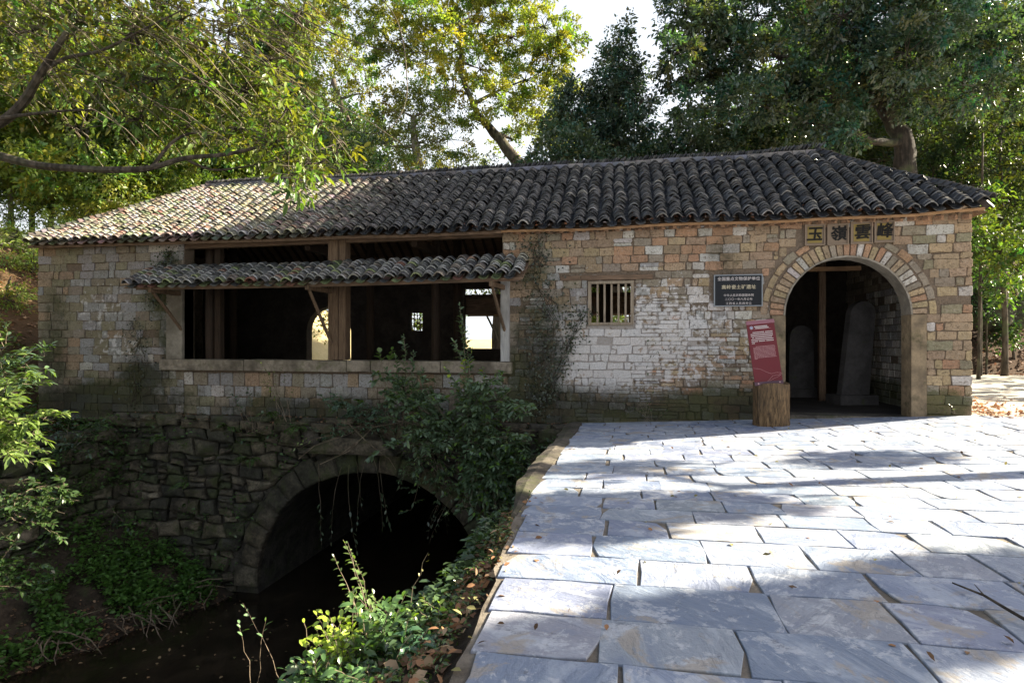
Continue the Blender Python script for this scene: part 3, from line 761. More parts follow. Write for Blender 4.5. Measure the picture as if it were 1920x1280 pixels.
lay_slope(T, Vector((ER, 2*RY - EY, EZ)), Ab, Ub, Ab.cross(Ub).normalized(), ER - EL, lf, lambda u: ((ER - RR) * u, (ER - EL) - (RL - EL) * u), .288, .118, True)
for xe, xr_, s in ((ER, RR, 1), (EL, RL, -1)):
    U_ = Vector((xr_ - xe, 0, RZ - EZ)); l_ = U_.length; U_.normalize(); A_ = Vector((0, s, 0)); N_ = A_.cross(U_).normalized(); wd = 2 * (RY - EY)
    O_ = Vector((xe, EY if s > 0 else 2*RY - EY, EZ))
    lay_slope(T, O_, A_, U_, N_, wd, l_, lambda u: (wd / 2 * u, wd - wd / 2 * u), .288, .118, True)
T.finish('roof_tile', M_TILE, roof, 300, 'roof_tile_rows', SHAPES)
# hips and ridge
def hip(p, q, n):
    hb = MB(); p = Vector(p); q = Vector(q); d = (q - p); L = d.length; U = d.normalized(); A = Vector((0, 0, 1)).cross(U).normalized() * -1; N = A.cross(U); 
    if N.z < 0: A = -A; N = -N
    vs, fs = SHAPES[0]
    for k in range(n):
        o = p + d * (k / n) + N * (.10 + random.uniform(-.01, .01)) + Vector((0, 0, sag(lerp(p.x, q.x, k / n), k / n)))
        W_ = np.array(o) + vs[:, :1] * np.array(A) + vs[:, 1:2] * np.array(U) + vs[:, 2:] * np.array(N)
        hb.add(W_.tolist(), fs, tile_col(o.x, k / n))
    hb.build('hip_tiles', M_TILE, roof)
hip((ER - .02, EY, EZ), (RR, RY, RZ), 32); hip((EL + .02, EY, EZ), (RL, RY, RZ), 34)
rd = Pieces('ridge_stone', rough_mat('ridge_stone', None, (.08, .08, .09), .5, 12, .8, .1), roof)
x = RL - .15
while x < RR + .1:
    L = random.uniform(.26, .42); zc = RZ + sag(x, 1)
    rd.add([(x + .004, -.055), (x + L - .004, -.055), (x + L - .004, .055 + random.uniform(-.006, .006)), (x + .004, .055)], (0, RY + .05, zc + .10), (1, 0, 0), (0, 0, 1), (0, -1, 0), .16, .008, 0, vary(pick([(.22,.22,.26), (.30,.27,.25), (.12,.12,.14), (.36,.33,.30)], [3, 2, 2, 1])), 1)
    x += L
rd.finish()
rt = MB(); x = RL - .2
while x < RR + .22:
    zc = RZ + sag(x, 1) + .20 + (.05 * sstep(RR - 1.3, RR, x) if x > 3 else 0)
    c = vary(pick([(.05,.05,.055), (.10,.10,.10), (.16,.15,.14)], [4, 3, 1.5]), .25); an = R(random.gauss(58, 6))
    rt.bar((x - .07 * math.cos(an), RY - .02 + random.uniform(-.02, .02), zc - .05), (x + .07 * math.cos(an), RY - .02, zc + .055), .17, .016, c, up=(1, 0, .5)); x += .052
o = rt.build('ridge_tile_row', M_TILE, roof); o['kind'] = 'stuff'
# eaves: fascia and saw-tooth brick course over the right-hand wall
fa = MB()
for k in range(16):
    xa, xb = lerp(-2.7, 6.5, k / 16), lerp(-2.7, 6.5, (k + 1) / 16)
    fa.bar((xa, -.20, EZ - .075 + sag(xa, 0)), (xb, -.20, EZ - .075 + sag(xb, 0)), .03, .05)
fa.build('fascia_board', M_WOODO, roof)
fa = MB()
for k in range(16):
    xa, xb = lerp(-15.0, -2.7, k / 16), lerp(-15.0, -2.7, (k + 1) / 16)
    fa.bar((xa, -.19, EZ - .085 + sag(xa, 0)), (xb, -.19, EZ - .085 + sag(xb, 0)), .04, .06)
fa.build('fascia_board', M_WOODX, roof)
x = -2.4; first = None
while x < 6.3:
    if first is None:
        m_ = MB(); m_.add([(-.085, 0, -.045), (0, -.095, -.045), (.085, 0, -.045), (-.085, 0, .04), (0, -.095, .04), (.085, 0, .04)], [(0,1,4,3),(1,2,5,4),(0,2,1),(3,4,5)], ORG); first = m_.mesh('sawtooth_brick', M_BRICK)
    o = link('sawtooth_brick', first, front, (x, Y0 - .03, 3.865)); x += .235
# awning
aw0 = MB(); AX0, AX1 = -11.55, -2.12
aw0.add([(AX0, -.02, 3.20), (AX1, -.02, 3.24), (AX1, -.84, 2.80), (AX0, -.84, 2.76), (AX0, -.02, 3.17), (AX1, -.02, 3.21), (AX1, -.84, 2.77), (AX0, -.84, 2.73)], [(3,2,1,0), (4,5,6,7), (0,4,7,3), (1,2,6,5), (3,7,6,2)])
awn = aw0.build('awning', M_WOODX, hall, (-6.8, -.4, 3))
AT = Tiles(); Ua = Vector((0, .84, .45)); la = Ua.length; Ua.normalize()
lay_slope(AT, Vector((AX0, -.86, 2.79)), A1, Ua, A1.cross(Ua).normalized(), AX1 - AX0, la, lambda u: (.02, AX1 - AX0), .272, .125, sagf=lambda p, u: .04 * (p.x - AX0) / 9 - .03 * math.sin((p.x - AX0) / 9.4 * math.pi) + nz(p.x, 0, 7, .8) * .03, awn=True)
AT.finish('awning_tile', M_TILE, awn, 300, 'awning_tile_rows', SHAPES)
mb = MB()
for k in range(10):
    xa, xb = lerp(AX0 + .3, AX1 - .05, k / 10), lerp(AX0 + .3, AX1 - .05, (k + 1) / 10); f = lambda x: 2.735 + .04 * (x - AX0) / 9 - .03 * math.sin((x - AX0) / 9.4 * math.pi)
    mb.bar((xa, -.80, f(xa)), (xb, -.80, f(xb)), .05, .075)
mb.build('awning_beam', M_WOODX, awn)
for xb_, zl in ((-10.85, 1.78), (-6.9, 1.45), (-2.78, 1.6)):
    g = 0 if xb_ < -10 else .02
    mb = MB(); mb.bar((xb_ + .0, -.86, 2.68), (xb_ + .12, -.02, 2.66), .09, .10); mb.build('bracket_arm', M_WOOD, awn, (xb_, -.4, 2.67))
    mb = MB(); mb.tube([(xb_, -.78, 2.66), (xb_ + .06, -.4, (2.66 + zl) / 2 + .03), (xb_ + .16, -.04, zl)], [.035, .04, .035], 6); mb.build('brace', M_WOOD, awn, (xb_, -.4, 2.3))

# ------------------------------------------------------------------ stone bridge wall under the pavilion
SY = -.48; SCX, SCZ, SR = -5.62, -4.12, 2.77
bridge = tag(empty('stone_bridge_wall', (-6.5, SY, -4.3)), 'dark mossy rubble stone wall with an arched culvert below the brick pavilion', 'stone wall')
cw = MB(); ya, yb = SY + .10, 15.0; ZB, ZTW = -4.8, -.30
columns(cw, -12.2, SCX - SR, ZB, ZTW, ya, yb)
for k in range(20):
    a0 = math.pi * (1 - k / 20); a1 = math.pi * (1 - (k + 1) / 20)
    columns(cw, SCX + SR * math.cos(a0), SCX + SR * math.cos(a1), (SCZ + SR * math.sin(a0), SCZ + SR * math.sin(a1)), ZTW, ya, yb, sides=False)
columns(cw, SCX + SR, -1.0, ZB, ZTW, ya, yb)
cw.box(SCX - SR - .2, SCX + SR + .2, 14.6, 15.2, ZB, ZTW - .2)  # added end wall closes the tunnel to keep it dark
core = cw.build('arch_barrel', M_STONE, bridge); 
core.data.attributes['col'].data.foreach_set('color', np.tile(np.array([.10, .09, .075, 1], np.float32), len(core.data.vertices)))
sp = Pieces('arch_stone', M_STONE, bridge)
na = 19
for k in range(na):
    a0 = math.pi * (k + .02) / na; a1 = math.pi * (k + .98) / na; r0, r1 = SR - .02 + random.uniform(-.02, .03), SR + .47 + random.uniform(-.09, .07); am = (a0 + a1) / 2
    poly = [(SCX + r*math.cos(a), SCZ + r*math.sin(a)) for r, a in ((r0, a0), ((r0+r1)/2, a0), (r1, a0), (r1 + .03, am), (r1, a1), ((r0+r1)/2, a1), (r0, a1), (r0 - .005, am))]
    sp.add(poly, (0, SY + .10, 0), (1, 0, 0), (0, 0, 1), (0, -1, 0), .17 + random.uniform(-.03, .06), .04, .035, vary(pick([(.125,.105,.07), (.09,.08,.06), (.15,.125,.09), (.07,.08,.045)], [3, 3, 1, 2]), .2), 3)
sp.finish()
def rubble(P, O, A, N, w, h, hole=None, cmin=.17, cmax=.36, top=None, col=None):
    """coursed irregular rubble in the plane (A, Z)"""
    zs = [0.0]
    while zs[-1] < h: zs.append(zs[-1] + random.uniform(cmin, cmax))
    def bz(j, x): return zs[j] + (nz(x, j * 3.7, 1, 1.5) * .15 if 0 < j < len(zs) - 1 else 0)
    for j in range(len(zs) - 1):
        x = random.uniform(-.3, 0); ch = zs[j + 1] - zs[j]; sl = 0
        while x < w:
            L = random.uniform(.6, 2.2) * ch + .07; sl2 = random.uniform(-.32, .32) * ch
            if random.random() < .14: L *= 1.5
            xa, xb = x, x + L
            sub = [(0, 1)] if random.random() > .30 or ch < .22 else [(0, .5), (.5, 1)]
            for s0, s1 in sub:
                pts = []
                for t in (0, .5, 1): pts.append((lerp(xa - sl / 2, xb - sl2 / 2, t), lerp(bz(j, lerp(xa, xb, t)), bz(j + 1, lerp(xa, xb, t)), s0)))
                pts.append((xb + random.uniform(-.03, .03), lerp(bz(j, xb), bz(j + 1, xb), (s0 + s1) / 2)))
                for t in (1, .5, 0): pts.append((lerp(xa + sl / 2, xb + sl2 / 2, t), lerp(bz(j, lerp(xa, xb, t)), bz(j + 1, lerp(xa, xb, t)), s1)))
                pts.append((xa + random.uniform(-.03, .03), lerp(bz(j, xa), bz(j + 1, xa), (s0 + s1) / 2)))
                q = np.array(pts); c = q.mean(0); g = 1 - .034 / max(.1, min(np.ptp(q[:, 0]), np.ptp(q[:, 1])))
                q = c + (q - c) * g + np.random.default_rng(len(P.l)).uniform(-.016, .016, q.shape)
                if hole:
                    q = hole(q, c)
                    if q is None: continue
                P.add(q, O, A, (0, 0, 1), N, .06 + random.uniform(0, .13), .035, .05, vary(pick([(.15,.125,.09), (.11,.10,.08), (.20,.17,.12), (.10,.11,.06), (.26,.22,.16)], [4, 4, 2, 2, .6]), .2), L * ch * 8)
            x += L + .0; sl = sl2
ox = -12.15
def hole(q, c):
    d = q + [ox - SCX, -4.5 - SCZ]; r = np.linalg.norm(d, axis=1)
    if math.hypot(c[0] + ox - SCX, c[1] - 4.5 - SCZ) < SR + .5: return None
    m = r < SR + .54
    q = q.copy(); q[m] = (d[m] / r[m][:, None]) * (SR + .54) - [ox - SCX, -4.5 - SCZ]
    q[:, 1] = np.minimum(q[:, 1], 4.28); q[:, 0] = np.minimum(q[:, 0], 11.1); return None if np.ptp(q[:, 0]) < .05 or np.ptp(q[:, 1]) < .04 else q
st = Pieces('stone', M_STONE, bridge)
rubble(st, (ox, SY + .10, -4.5), (1, 0, 0), (0, -1, 0), 11.1, 4.0, hole)
st.finish('small_stones')
cs = Pieces('coping_stone', M_STONE, bridge); x = -12.3       # big blocks along the top
while x < -1.3:
    L = random.uniform(.3, .8); hh = random.uniform(.16, .30); zt = -.30 + random.uniform(-.03, .02); xe = min(x + L, -1.25)
    j = lambda: random.uniform(-.03, .03)
    cs.add([(x + .02, zt - hh + j()), ((x + xe) / 2, zt - hh + j()), (xe - .02, zt - hh + j()), (xe - .02 + j(), zt - .02), ((x + xe) / 2, zt + j()), (x + .02 + j(), zt + j())], (0, SY + .16, 0), (1, 0, 0), (0, 0, 1), (0, -1, 0), .22 + random.uniform(0, .1), .03, .03, vary((.15, .125, .085), .25), 3)
    x += L
cs.finish()
mb = MB(); a = at_y(572, 836, SY); b = at_y(752, 836, SY)
poly_piece(mb, [(a[0], -.95), (b[0], -.93), (b[0] - .3, -.62), (lerp(a[0], b[0], .4), -.56), (a[0] + .5, -.72)], (0, SY + .05, 0), (1, 0, 0), (0, 0, 1), (0, -1, 0), .42, .04, .03, (.15, .125, .09))
mb.build('keystone_slab', M_STONE, bridge, (lerp(a[0], b[0], .5), SY - .2, -.8))
def ledge(x, y): return -.34 + nz(x, y, 2, 2.0) * .05 + nz(x, y, 2, 7) * .02 + .12 * (y + .5)
grid('ledge', -12.2, -1.0, 60, SY - .12, .03, 5, ledge, M_EARTH)
# wing wall on the left bank
wing = tag(empty('retaining_wall', (-12.1, -2.5, -4.3)), 'mossy rubble retaining wall running along the left bank of the stream', 'stone wall')
mb = MB(); mb.add([(-12.1, SY + .1, -4.8), (-13.3, -12.0, -4.8), (-13.3, -12.0, -.75), (-12.1, SY + .1, -.55), (-12.5, SY + .1, -4.8), (-13.9, -12, -4.8), (-13.9, -12, -.75), (-12.5, SY + .1, -.55)], [(0,1,2,3), (3,2,6,7)], (.06, .055, .04)); mb.build('wall_core', M_STONE, wing)
Aw = np.array([-1.2, -11.6, 0]); Aw /= np.linalg.norm(Aw); Nw = np.array([-Aw[1], Aw[0], 0])
ws_ = Pieces('stone', M_STONE, wing); rubble(ws_, (-12.1, SY + .1, -4.4), Aw, Nw, 8.5, 3.8, None, .2, .42); ws_.finish('small_stones')

# ------------------------------------------------------------------ pavement of slate slabs
def edge_x(y): return -1.02 + .26 * sstep(-6.5, -10.5, y)
pv = MB(); xs = np.linspace(-1.02, 6.42, 16); ys = np.linspace(-22, -.02, 110)
vs = [(max(x, edge_x(y) - .03 + nz(0, y, 0, 3) * .06), y, pave_z(x, y) - .004) for y in ys for x in xs]; n = len(xs)
pv.add(vs, [(j*n + i, j*n + i + 1, (j+1)*n + i + 1, (j+1)*n + i) for j in range(len(ys) - 1) for i in range(n - 1)])
pave = pv.build('pavement', M_MORTAR2); tag(pave, kind='structure')
sl = Pieces('paving_slab', M_SLATE, pave); y = -.10; yrow = []
while y > -12.6:
    d = random.choice([.42, .45, .5, .40, .46]) if y > -10.2 else random.choice([.40, .46])
    yrow.append((y - d, y)); y -= d
for (ya, yb) in yrow:
    x = edge_x((ya + yb) / 2) + random.uniform(0, .05); xmax = min(11.5, (ya + 12.9) * .62 + 1.6); xmax = max(xmax, 2.6)
    while x < xmax:
        L = random.choice([.72, .80, .62, .92, .70, .50]); m1 = random.choice([.004, .006, .008, .010, .018]); m2_ = random.choice([.003, .005, .006, .012])
        if x + L > 11.5: break
        j = lambda s=.012: random.uniform(-s, s)
        x0, x1, y0, y1 = x + m1, x + L - m1, ya + m2_, yb - m2_
        chip = random.random()
        pts = [(x0 + j(), y0 + j()), (lerp(x0, x1, .33), y0 + j()), (lerp(x0, x1, .7), y0 + j()), (x1 + j(), y0 + j()), (x1 + j(), (y0 + y1) / 2), (x1 + j(), y1 + j()), (lerp(x0, x1, .6), y1 + j()), (lerp(x0, x1, .3), y1 + j()), (x0 + j(), y1 + j()), (x0 + j(), (y0 + y1) / 2)]
        if chip < .45:
            k = random.choice([0, 3, 5, 8]); s = random.uniform(.02, .075); cx_, cy_ = (x0 + x1) / 2, (y0 + y1) / 2
            pts[k] = (pts[k][0] + s * (1 if pts[k][0] < cx_ else -1), pts[k][1] + s * .5 * (1 if pts[k][1] < cy_ else -1))
        cx_, cy_ = (x0 + x1) / 2, (y0 + y1) / 2; e = .02
        sx = (pave_z(cx_ + e, cy_) - pave_z(cx_ - e, cy_)) / (2*e); sy = (pave_z(cx_, cy_ + e) - pave_z(cx_, cy_ - e)) / (2*e)
        A_ = Vector((1, 0, sx + random.uniform(-.004, .004))); B_ = Vector((0, 1, sy + random.uniform(-.004, .004))); N_ = A_.cross(B_).normalized()
        pts = [(p - cx_, q - cy_) for p, q in pts]
        c = vary(pick([(.245,.285,.375), (.205,.245,.34), (.30,.335,.40), (.175,.215,.31), (.27,.29,.34)], [4, 3, 2, 1.2, 1]), .08)
        sl.add(pts, (cx_, cy_, pave_z(cx_, cy_) - .006), A_, B_, N_, .016, .004, 0, c, L * 2)
        x += L
sl.finish('far_paving')
cb = MB(); ys = np.linspace(-7.6, -.05, 50); ring = []
for y in ys:
    z = pave_z(-1, y); w = .26 + nz(0, y, 3, 1.3) * .05 + .05 * (y > -2); w *= .12 + .88 * sstep(-7.7, -6.0, y); j = nz(4, y, 0, 3) * .03
    ring += [(-1.0 + .012, y, z - .2), (-1.0 + .01, y, z + .012 + j), (-1.0 - w * .5, y, z + .03 + j), (-1.0 - w + j, y, z - .0 + nz(1, y, 1, 4) * .03), (-1.0 - w - .02 + j * 2, y, z - .5), (-1.0 - w + .05, y, -4.6 if y > -6 else -1.5)]
cb.add(ring, [(i*6 + k, i*6 + k + 1, (i+1)*6 + k + 1, (i+1)*6 + k) for i in range(len(ys) - 1) for k in range(5)] + [tuple((len(ys)-1)*6 + k for k in range(6)), (5,4,3,2,1,0)])
tag(cb.build('concrete_kerb', M_CONC), 'worn mossy concrete kerb along the left edge of the slate pavement above the stream', 'kerb')
# ------------------------------------------------------------------ sign on its stump
p = at_z(1447, 796, -.055); sx_, sy_ = p[0], p[1]
stump = MB(); nn = 22; rings = []
for k, (zf, rf) in enumerate(((0, 1.03), (.12, 1.0), (.3, .97), (.55, .97), (.8, .985), (1.0, .99))):
    for i in range(nn):
        an = 2 * math.pi * i / nn; r = .315 * rf * (1 + .10 * nz(math.cos(an) * 2, math.sin(an) * 2, 1) + .035 * math.sin(an * 9 + k * .3) + (.05 * nz(i * 1.7, k * .9)))
        top = zf * .79 + (.02 * math.sin(an * 3) if k == 5 else 0)
        rings.append((sx_ + r * math.cos(an), sy_ + r * .8 * math.sin(an), -.07 + top))
stump.add(rings, [(k*nn + i, k*nn + (i+1) % nn, (k+1)*nn + (i+1) % nn, (k+1)*nn + i) for k in range(5) for i in range(nn)] + [tuple(5*nn + i for i in range(nn))])
tag(stump.build('tree_stump', M_STUMP, None, (sx_, sy_, -.06)), 'split sawn-off tree stump with streaky brown wood, standing on the slate beside the arched door', 'stump')
bw_, bh_ = .50, 1.17
q = at_y(1441, 718, sy_ - .1)
board = tag(empty('info_board', (q[0], sy_ - .12, q[2])), 'leaning dark red information board with rows of pale print, standing on the stump', 'sign')
board.rotation_euler = (R(-9), R(-5.5), R(4))
def on_board(o): return o
def bpart(mb, name, m):
    me = mb.mesh(name, m); o = bpy.data.objects.new(name, me); COL.objects.link(o); o.parent = board; return o
bpart(MB().box(-bw_/2, bw_/2, -.012, .012, 0, bh_), 'panel', M_RED)
bpart(MB().box(-bw_/2 - .004, bw_/2 + .004, -.03, .015, -.03, .035), 'bottom_rail', plain('dark_rail', (.10, .05, .07), .4))
bpart(MB().box(-bw_/2 - .004, bw_/2 + .004, -.03, .015, bh_ - .05, bh_ - .012).box(-bw_/2, bw_/2, -.02, .012, bh_ - .012, bh_ + .02), 'top_rail', plain('pink_rail', (.30, .13, .16), .35))
for sx2 in (-.19, .19):
    mb = MB(); mb.tube([(sx2, -.036, .004), (sx2, -.026, .004)], .014, 8); bpart(mb, 'screw', M_PINK)
g = MB()
for row in range(7):
    zc = bh_ - .205 - row * .034
    x = -.20 + (.04 if row == 0 else 0); xe = .19 if row < 6 else -.15
    while x < xe:
        if random.random() > .06: g.box(x, x + .014, -.0145, -.012, zc - .008, zc + .008)
        x += .019
g2 = MB()
for row in range(11):
    zc = bh_ - .475 - row * .023; x = -.19 + (.05 if row == 0 else 0); xe = .2 - random.uniform(0, .015) if row < 10 else -.14
    while x < xe:
        L = random.uniform(.012, .045); L = min(L, xe - x + .005); g2.box(x, x + L, -.0145, -.012, zc - .0038, zc + .0038); x += L + .006
for row, (xa, xe) in enumerate(((-.12, .11), (-.10, .13))):
    x = xa; zc = bh_ - .095 - row * .03
    while x < xe: g.box(x, x + .015, -.0145, -.012, zc - .010, zc + .009); x += .0185
bpart(g, 'printed_text', M_WHITE); bpart(g2, 'printed_text', M_PINK)
g = MB(); g.box(-.12, .17, -.0145, -.012, bh_ - .147, bh_ - .143); bpart(g, 'printed_line', M_PINK)
g = MB(); g.add([(-.17 + .030 * math.cos(a), -.0145, bh_ - .112 + .030 * math.sin(a)) for a in np.linspace(0, 2*math.pi, 16, endpoint=False)], [tuple(range(16))]); bpart(g, 'round_emblem', M_WHITE)
g = MB(); g.add([(-.17 + .024 * math.cos(a), -.0155, bh_ - .112 + .024 * math.sin(a)) for a in np.linspace(0, 2*math.pi, 14, endpoint=False)], [tuple(range(14))]); bpart(g, 'emblem_field', M_BLUE)
g = MB(); g.box(-.186, -.154, -.0165, -.0155, bh_ - .112, bh_ - .104); g.box(-.176, -.166, -.0165, -.0155, bh_ - .128, bh_ - .112); bpart(g, 'emblem_mark', M_WHITE)
g = MB()
for pts in ([(-.24, .30), (-.12, .275), (0, .20), (.07, .17), (.16, .185), (.245, .175)], [(.245, .15), (.19, .11), (.1, .08), (.0, .03)], [(.245, .175), (.2, .14), (.09, .13), (-.02, .035)]):
    for a, b in zip(pts, pts[1:]): g.bar((a[0], -.0135, a[1]), (b[0], -.0135, b[1]), .003, .003, up=(0, 1, 0))
bpart(g, 'printed_outline', M_PINK)

# ------------------------------------------------------------------ steles inside the doorway
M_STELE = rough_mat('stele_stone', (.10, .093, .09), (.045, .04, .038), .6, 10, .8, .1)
def stele(name, label, x, y, w, h, lean, rz, base=True):
    s = tag(empty(name, (x, y, .03)), label, 'stele'); s.rotation_euler = (0, 0, rz)
    mb = MB(); pts = []
    for k in range(13):
        a = math.pi * k / 12; pts.append((w / 2 * math.cos(a) * (1 if True else 1), h - w * .5 + w * .5 * math.sin(a)))
    pts = [(w * .56, .2)] + pts + [(-w * .56, .2)]
    poly_piece(mb, pts, (0, .06, 0), (1, 0, 0), (-lean, 0, 1), (0, -1, 0), .18, .02, 0)
    me = mb.mesh('slab', M_STELE); o = bpy.data.objects.new('slab', me); COL.objects.link(o); o.parent = s
    mb = MB(); mb.box(-w * .75, w * .75, -.3, .28, 0, .22); me = mb.mesh('plinth', M_STELE); o = bpy.data.objects.new('plinth', me); COL.objects.link(o); o.parent = s
q = at_y(1592, 745, 2.6)
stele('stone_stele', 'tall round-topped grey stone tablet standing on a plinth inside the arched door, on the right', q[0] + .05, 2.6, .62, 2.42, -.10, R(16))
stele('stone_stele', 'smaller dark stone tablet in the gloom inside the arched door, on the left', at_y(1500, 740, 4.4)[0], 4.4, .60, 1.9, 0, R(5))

# ------------------------------------------------------------------ far side: houses, poles
def far_house(name, label, x, y, w, d, h, m, rows, cols):
    b = tag(empty(name, (x, y, ground_back(x, y))), label, 'building'); z0 = ground_back(x, y) - .3
    MB().box(x, x + w, y, y + d, z0, z0 + h).build('wall', m, b)
    MB().box(x - .3, x + w + .3, y - .3, y + d + .3, z0 + h, z0 + h + .35).build('roof', M_GREY, b)
    for r in range(rows):
        for c in range(cols):
            wx = x + w * (c + .5) / cols; wz = z0 + 1.3 + r * 3.0
            f = MB().box(wx - .75, wx + .75, y - .06, y, wz, wz + 1.5).build('window', M_GREY, b, (wx, y, wz))
            MB().box(wx - .62, wx + .62, y - .08, y - .06, wz + .12, wz + 1.38).build('pane', M_GLASS, f)
far_house('distant_house', 'pale blue-white two-storey house far across the field, seen through the opening', -9.2, 130, 13, 9, 6.2, M_HOUSEW, 2, 4)
far_house('distant_house', 'tan earth-walled house across the field, seen through the opening', -14.8, 95, 6.5, 6, 5.0, M_HOUSEO, 1, 2)
def pole(x, y, h, label, ins=True):
    z0 = ground_back(x, y) - .2; b = tag(empty('utility_pole', (x, y, z0)), label, 'utility pole')
    mb = MB(); mb.tube([(x, y, z0), (x, y, z0 + h)], [.15, .10], 8); mb.build('pole', M_CONC, b)
    mb = MB(); mb.bar((x - .8, y - .1, z0 + h - .35), (x + .8, y - .1, z0 + h - .35), .09, .09); mb.build('crossarm', M_DARK, b)
    for k in (-.7, 0, .7):
        mb = MB(); mb.tube([(x + k, y - .1, z0 + h - .3), (x + k, y - .1, z0 + h - .1)], [.05, .035], 6); mb.build('insulator', M_PLASTER, b)
q = at_y(386, 338, 16); pole(q[0], 16, q[2] - ground_back(q[0], 16) + .25, 'concrete utility pole with crossarm behind the left end of the roof')
q = at_y(930, 600, 90); pole(q[0], 90, 8, 'thin utility pole far out in the dry field')

# ------------------------------------------------------------------ vegetation
def nearest(nodes, p):
    best = None
    for nd in nodes:
        d = (nd[0] - p).length + max(0, nd[0].z - p.z) * 1.2
        if best is None or d < best[0]: best = (d, nd)
    return best[1]
def make_tree(name, label, trunk, clumps, leaf=.13, per=60, subs=40, col=(.08, .11, .03), colv=.25, hue=.2, bark=M_BARK, group=None, seed=1, subr=.34, flat=.7, lm=M_LEAF, twig=True, wid=.5, cat='tree', big=False, surf=.55, drop=0.0, nside=8):
    """trunk: [(x,y,z,r)...]; clumps: [(x,y,z,r)...]"""
    global rng
    rs = random.Random(seed); rng = np.random.default_rng(seed)
    root = tag(empty(name, trunk[0][:3]), label, cat, group)
    base = Vector(trunk[0][:3])
    tp = []; tr = []
    for a, b in zip(trunk, trunk[1:]):
        for k in range(4):
            t = k / 4; q = Vector(a[:3]).lerp(Vector(b[:3]), t); q += Vector((rs.gauss(0, 1), rs.gauss(0, 1), 0)) * a[3] * .18
            tp.append(q); tr.append(lerp(a[3], b[3], t))
    tp.append(Vector(trunk[-1][:3])); tr.append(trunk[-1][3])
    tr[0] *= 1.35
    mb = MB(); mb.tube(tp, tr, nside, wob=.08); mb.build('trunk', bark, root, base, True)
    nodes = [(p, r) for p, r in zip(tp, tr)][3:] or [(tp[-1], tr[-1])]
    br = MB(); P = []; Dn = []; Cl = []; Sz = []
    cs_ = sorted(clumps, key=lambda c: (Vector(c[:3]) - tp[-1]).length)
    for c in cs_:
        cp = Vector(c[:3]); cr = c[3]; nd = nearest(nodes, cp); d = cp - nd[0]; L = d.length
        n = max(3, int(L / .8)); n = min(n, 9); pts = []; rr = []
        r0 = min(nd[1] * .75, .03 + .028 * L + .02 * cr); off = Vector((rs.gauss(0, 1), rs.gauss(0, 1), rs.uniform(-.6, .3))) * L * .10
        for k in range(n + 1):
            t = k / n; q = nd[0].lerp(cp, t) + off * math.sin(math.pi * t) + Vector((rs.gauss(0, 1), rs.gauss(0, 1), rs.gauss(0, 1))) * (.035 * L / n * 2 if 0 < k < n else 0)
            pts.append(q); rr.append(lerp(r0, max(.012, r0 * .3), t))
        if L > .01: br.tube(pts, rr, 6 if r0 > .05 else 4, cap=False)
        nodes += list(zip(pts[1:], rr[1:]))
        ns = max(MINS, int(subs * DENS * cr * cr))
        cbr = rs.gauss(0, 1) * colv * .5
        for s in range(ns):
            u = Vector((rs.gauss(0, 1), rs.gauss(0, 1), rs.gauss(0, 1))).normalized(); rad = cr * (rs.random() ** (1 / 3) * (1 - surf) + surf * rs.uniform(.75, 1.05))
            sp_ = cp + Vector((u.x * rad, u.y * rad, u.z * rad * flat - drop * rs.random()))
            if twig and rs.random() < .45:
                mid = cp.lerp(sp_, .5) + Vector((rs.gauss(0, .1), rs.gauss(0, .1), rs.gauss(0, .08))) * cr
                br.tube([cp, mid, sp_], [.02 + .006 * cr, .014, .006], 3, cap=False)
            m = max(3, int(per * rs.uniform(.6, 1.4))); sr = subr * rs.uniform(.6, 1.3)
            K_ = 5; kd = unit(rng.normal(0, 1, (K_, 3)) * [1, 1, .6] + np.array(u) * .8); ki = rng.integers(0, K_, m); tt = rng.random((m, 1)) ** .7
            off_ = kd[ki] * tt * sr * 2.1 + rng.normal(0, 1, (m, 3)) * sr * .2 + [0, 0, -.25 * sr] * tt ** 2; pp = np.array(sp_) + off_
            dd = kd[ki] * .8 + unit(rng.normal(0, 1, (m, 3))) * .8 + [0, 0, -.2]
            if big:
                for q in kd: br.tube([sp_, sp_ + Vector(q) * sr * 2.0], [.005, .002], 3, cap=False)
            k = 1 + cbr + rs.gauss(0, colv * .6); h = rs.gauss(0, hue)
            cc = np.array([col[0] * (1 + h), col[1], col[2] * (1 - h * .5)]) * max(.3, k)
            cc = np.clip(cc * (1 + rng.normal(0, .16, (m, 1))), .004, .9)
            P.append(pp); Dn.append(dd); Cl.append(cc); Sz.append(leaf * LS * rng.uniform(.5, 1.45, m))
    if br.v: br.build('branches', bark, root, base, True)
    P = np.concatenate(P); V, Fa, C = leaf_arrays(P, np.concatenate(Dn), np.concatenate(Sz), wid, np.concatenate(Cl), big=big)
    o = link('crown', fast_mesh('crown', V - np.array(base), Fa, C, lm), root, base)
    STAT[name] = STAT.get(name, 0) + len(Fa); return root
STAT = {}
DENS = LS = RS = 1.0
MINS = 4
def copy_tree(o, parent=None):
    c = o.copy(); COL.objects.link(c); c.parent = parent
    if parent is not None: c.matrix_parent_inverse = o.matrix_parent_inverse.copy()
    for ch in [q for q in o.children]: copy_tree(ch, c)
    return c
def pxc(lst, Y, jit=1.0, seed=0):
    """clumps placed where the photograph shows them, at their own distance behind or before the wall plane"""
    rs = random.Random(seed); out = []
    for e in lst:
        px, py, pr = e[:3]; y = (e[3] if len(e) > 3 else Y) + rs.uniform(-jit, jit)
        p = at_y(px, py, y); out.append((p[0], p[1], p[2], pr * RS * mpp(p)))
    return out
def tp_(lst, Y):
    out = []
    for (px, py, r_) in lst: p = at_y(px, py, Y); out.append((p[0], p[1], p[2], r_))
    return out
def gz(x, y): return ground_back(x, y)

DENS, LS, RS = 2.1, 1.15, .86
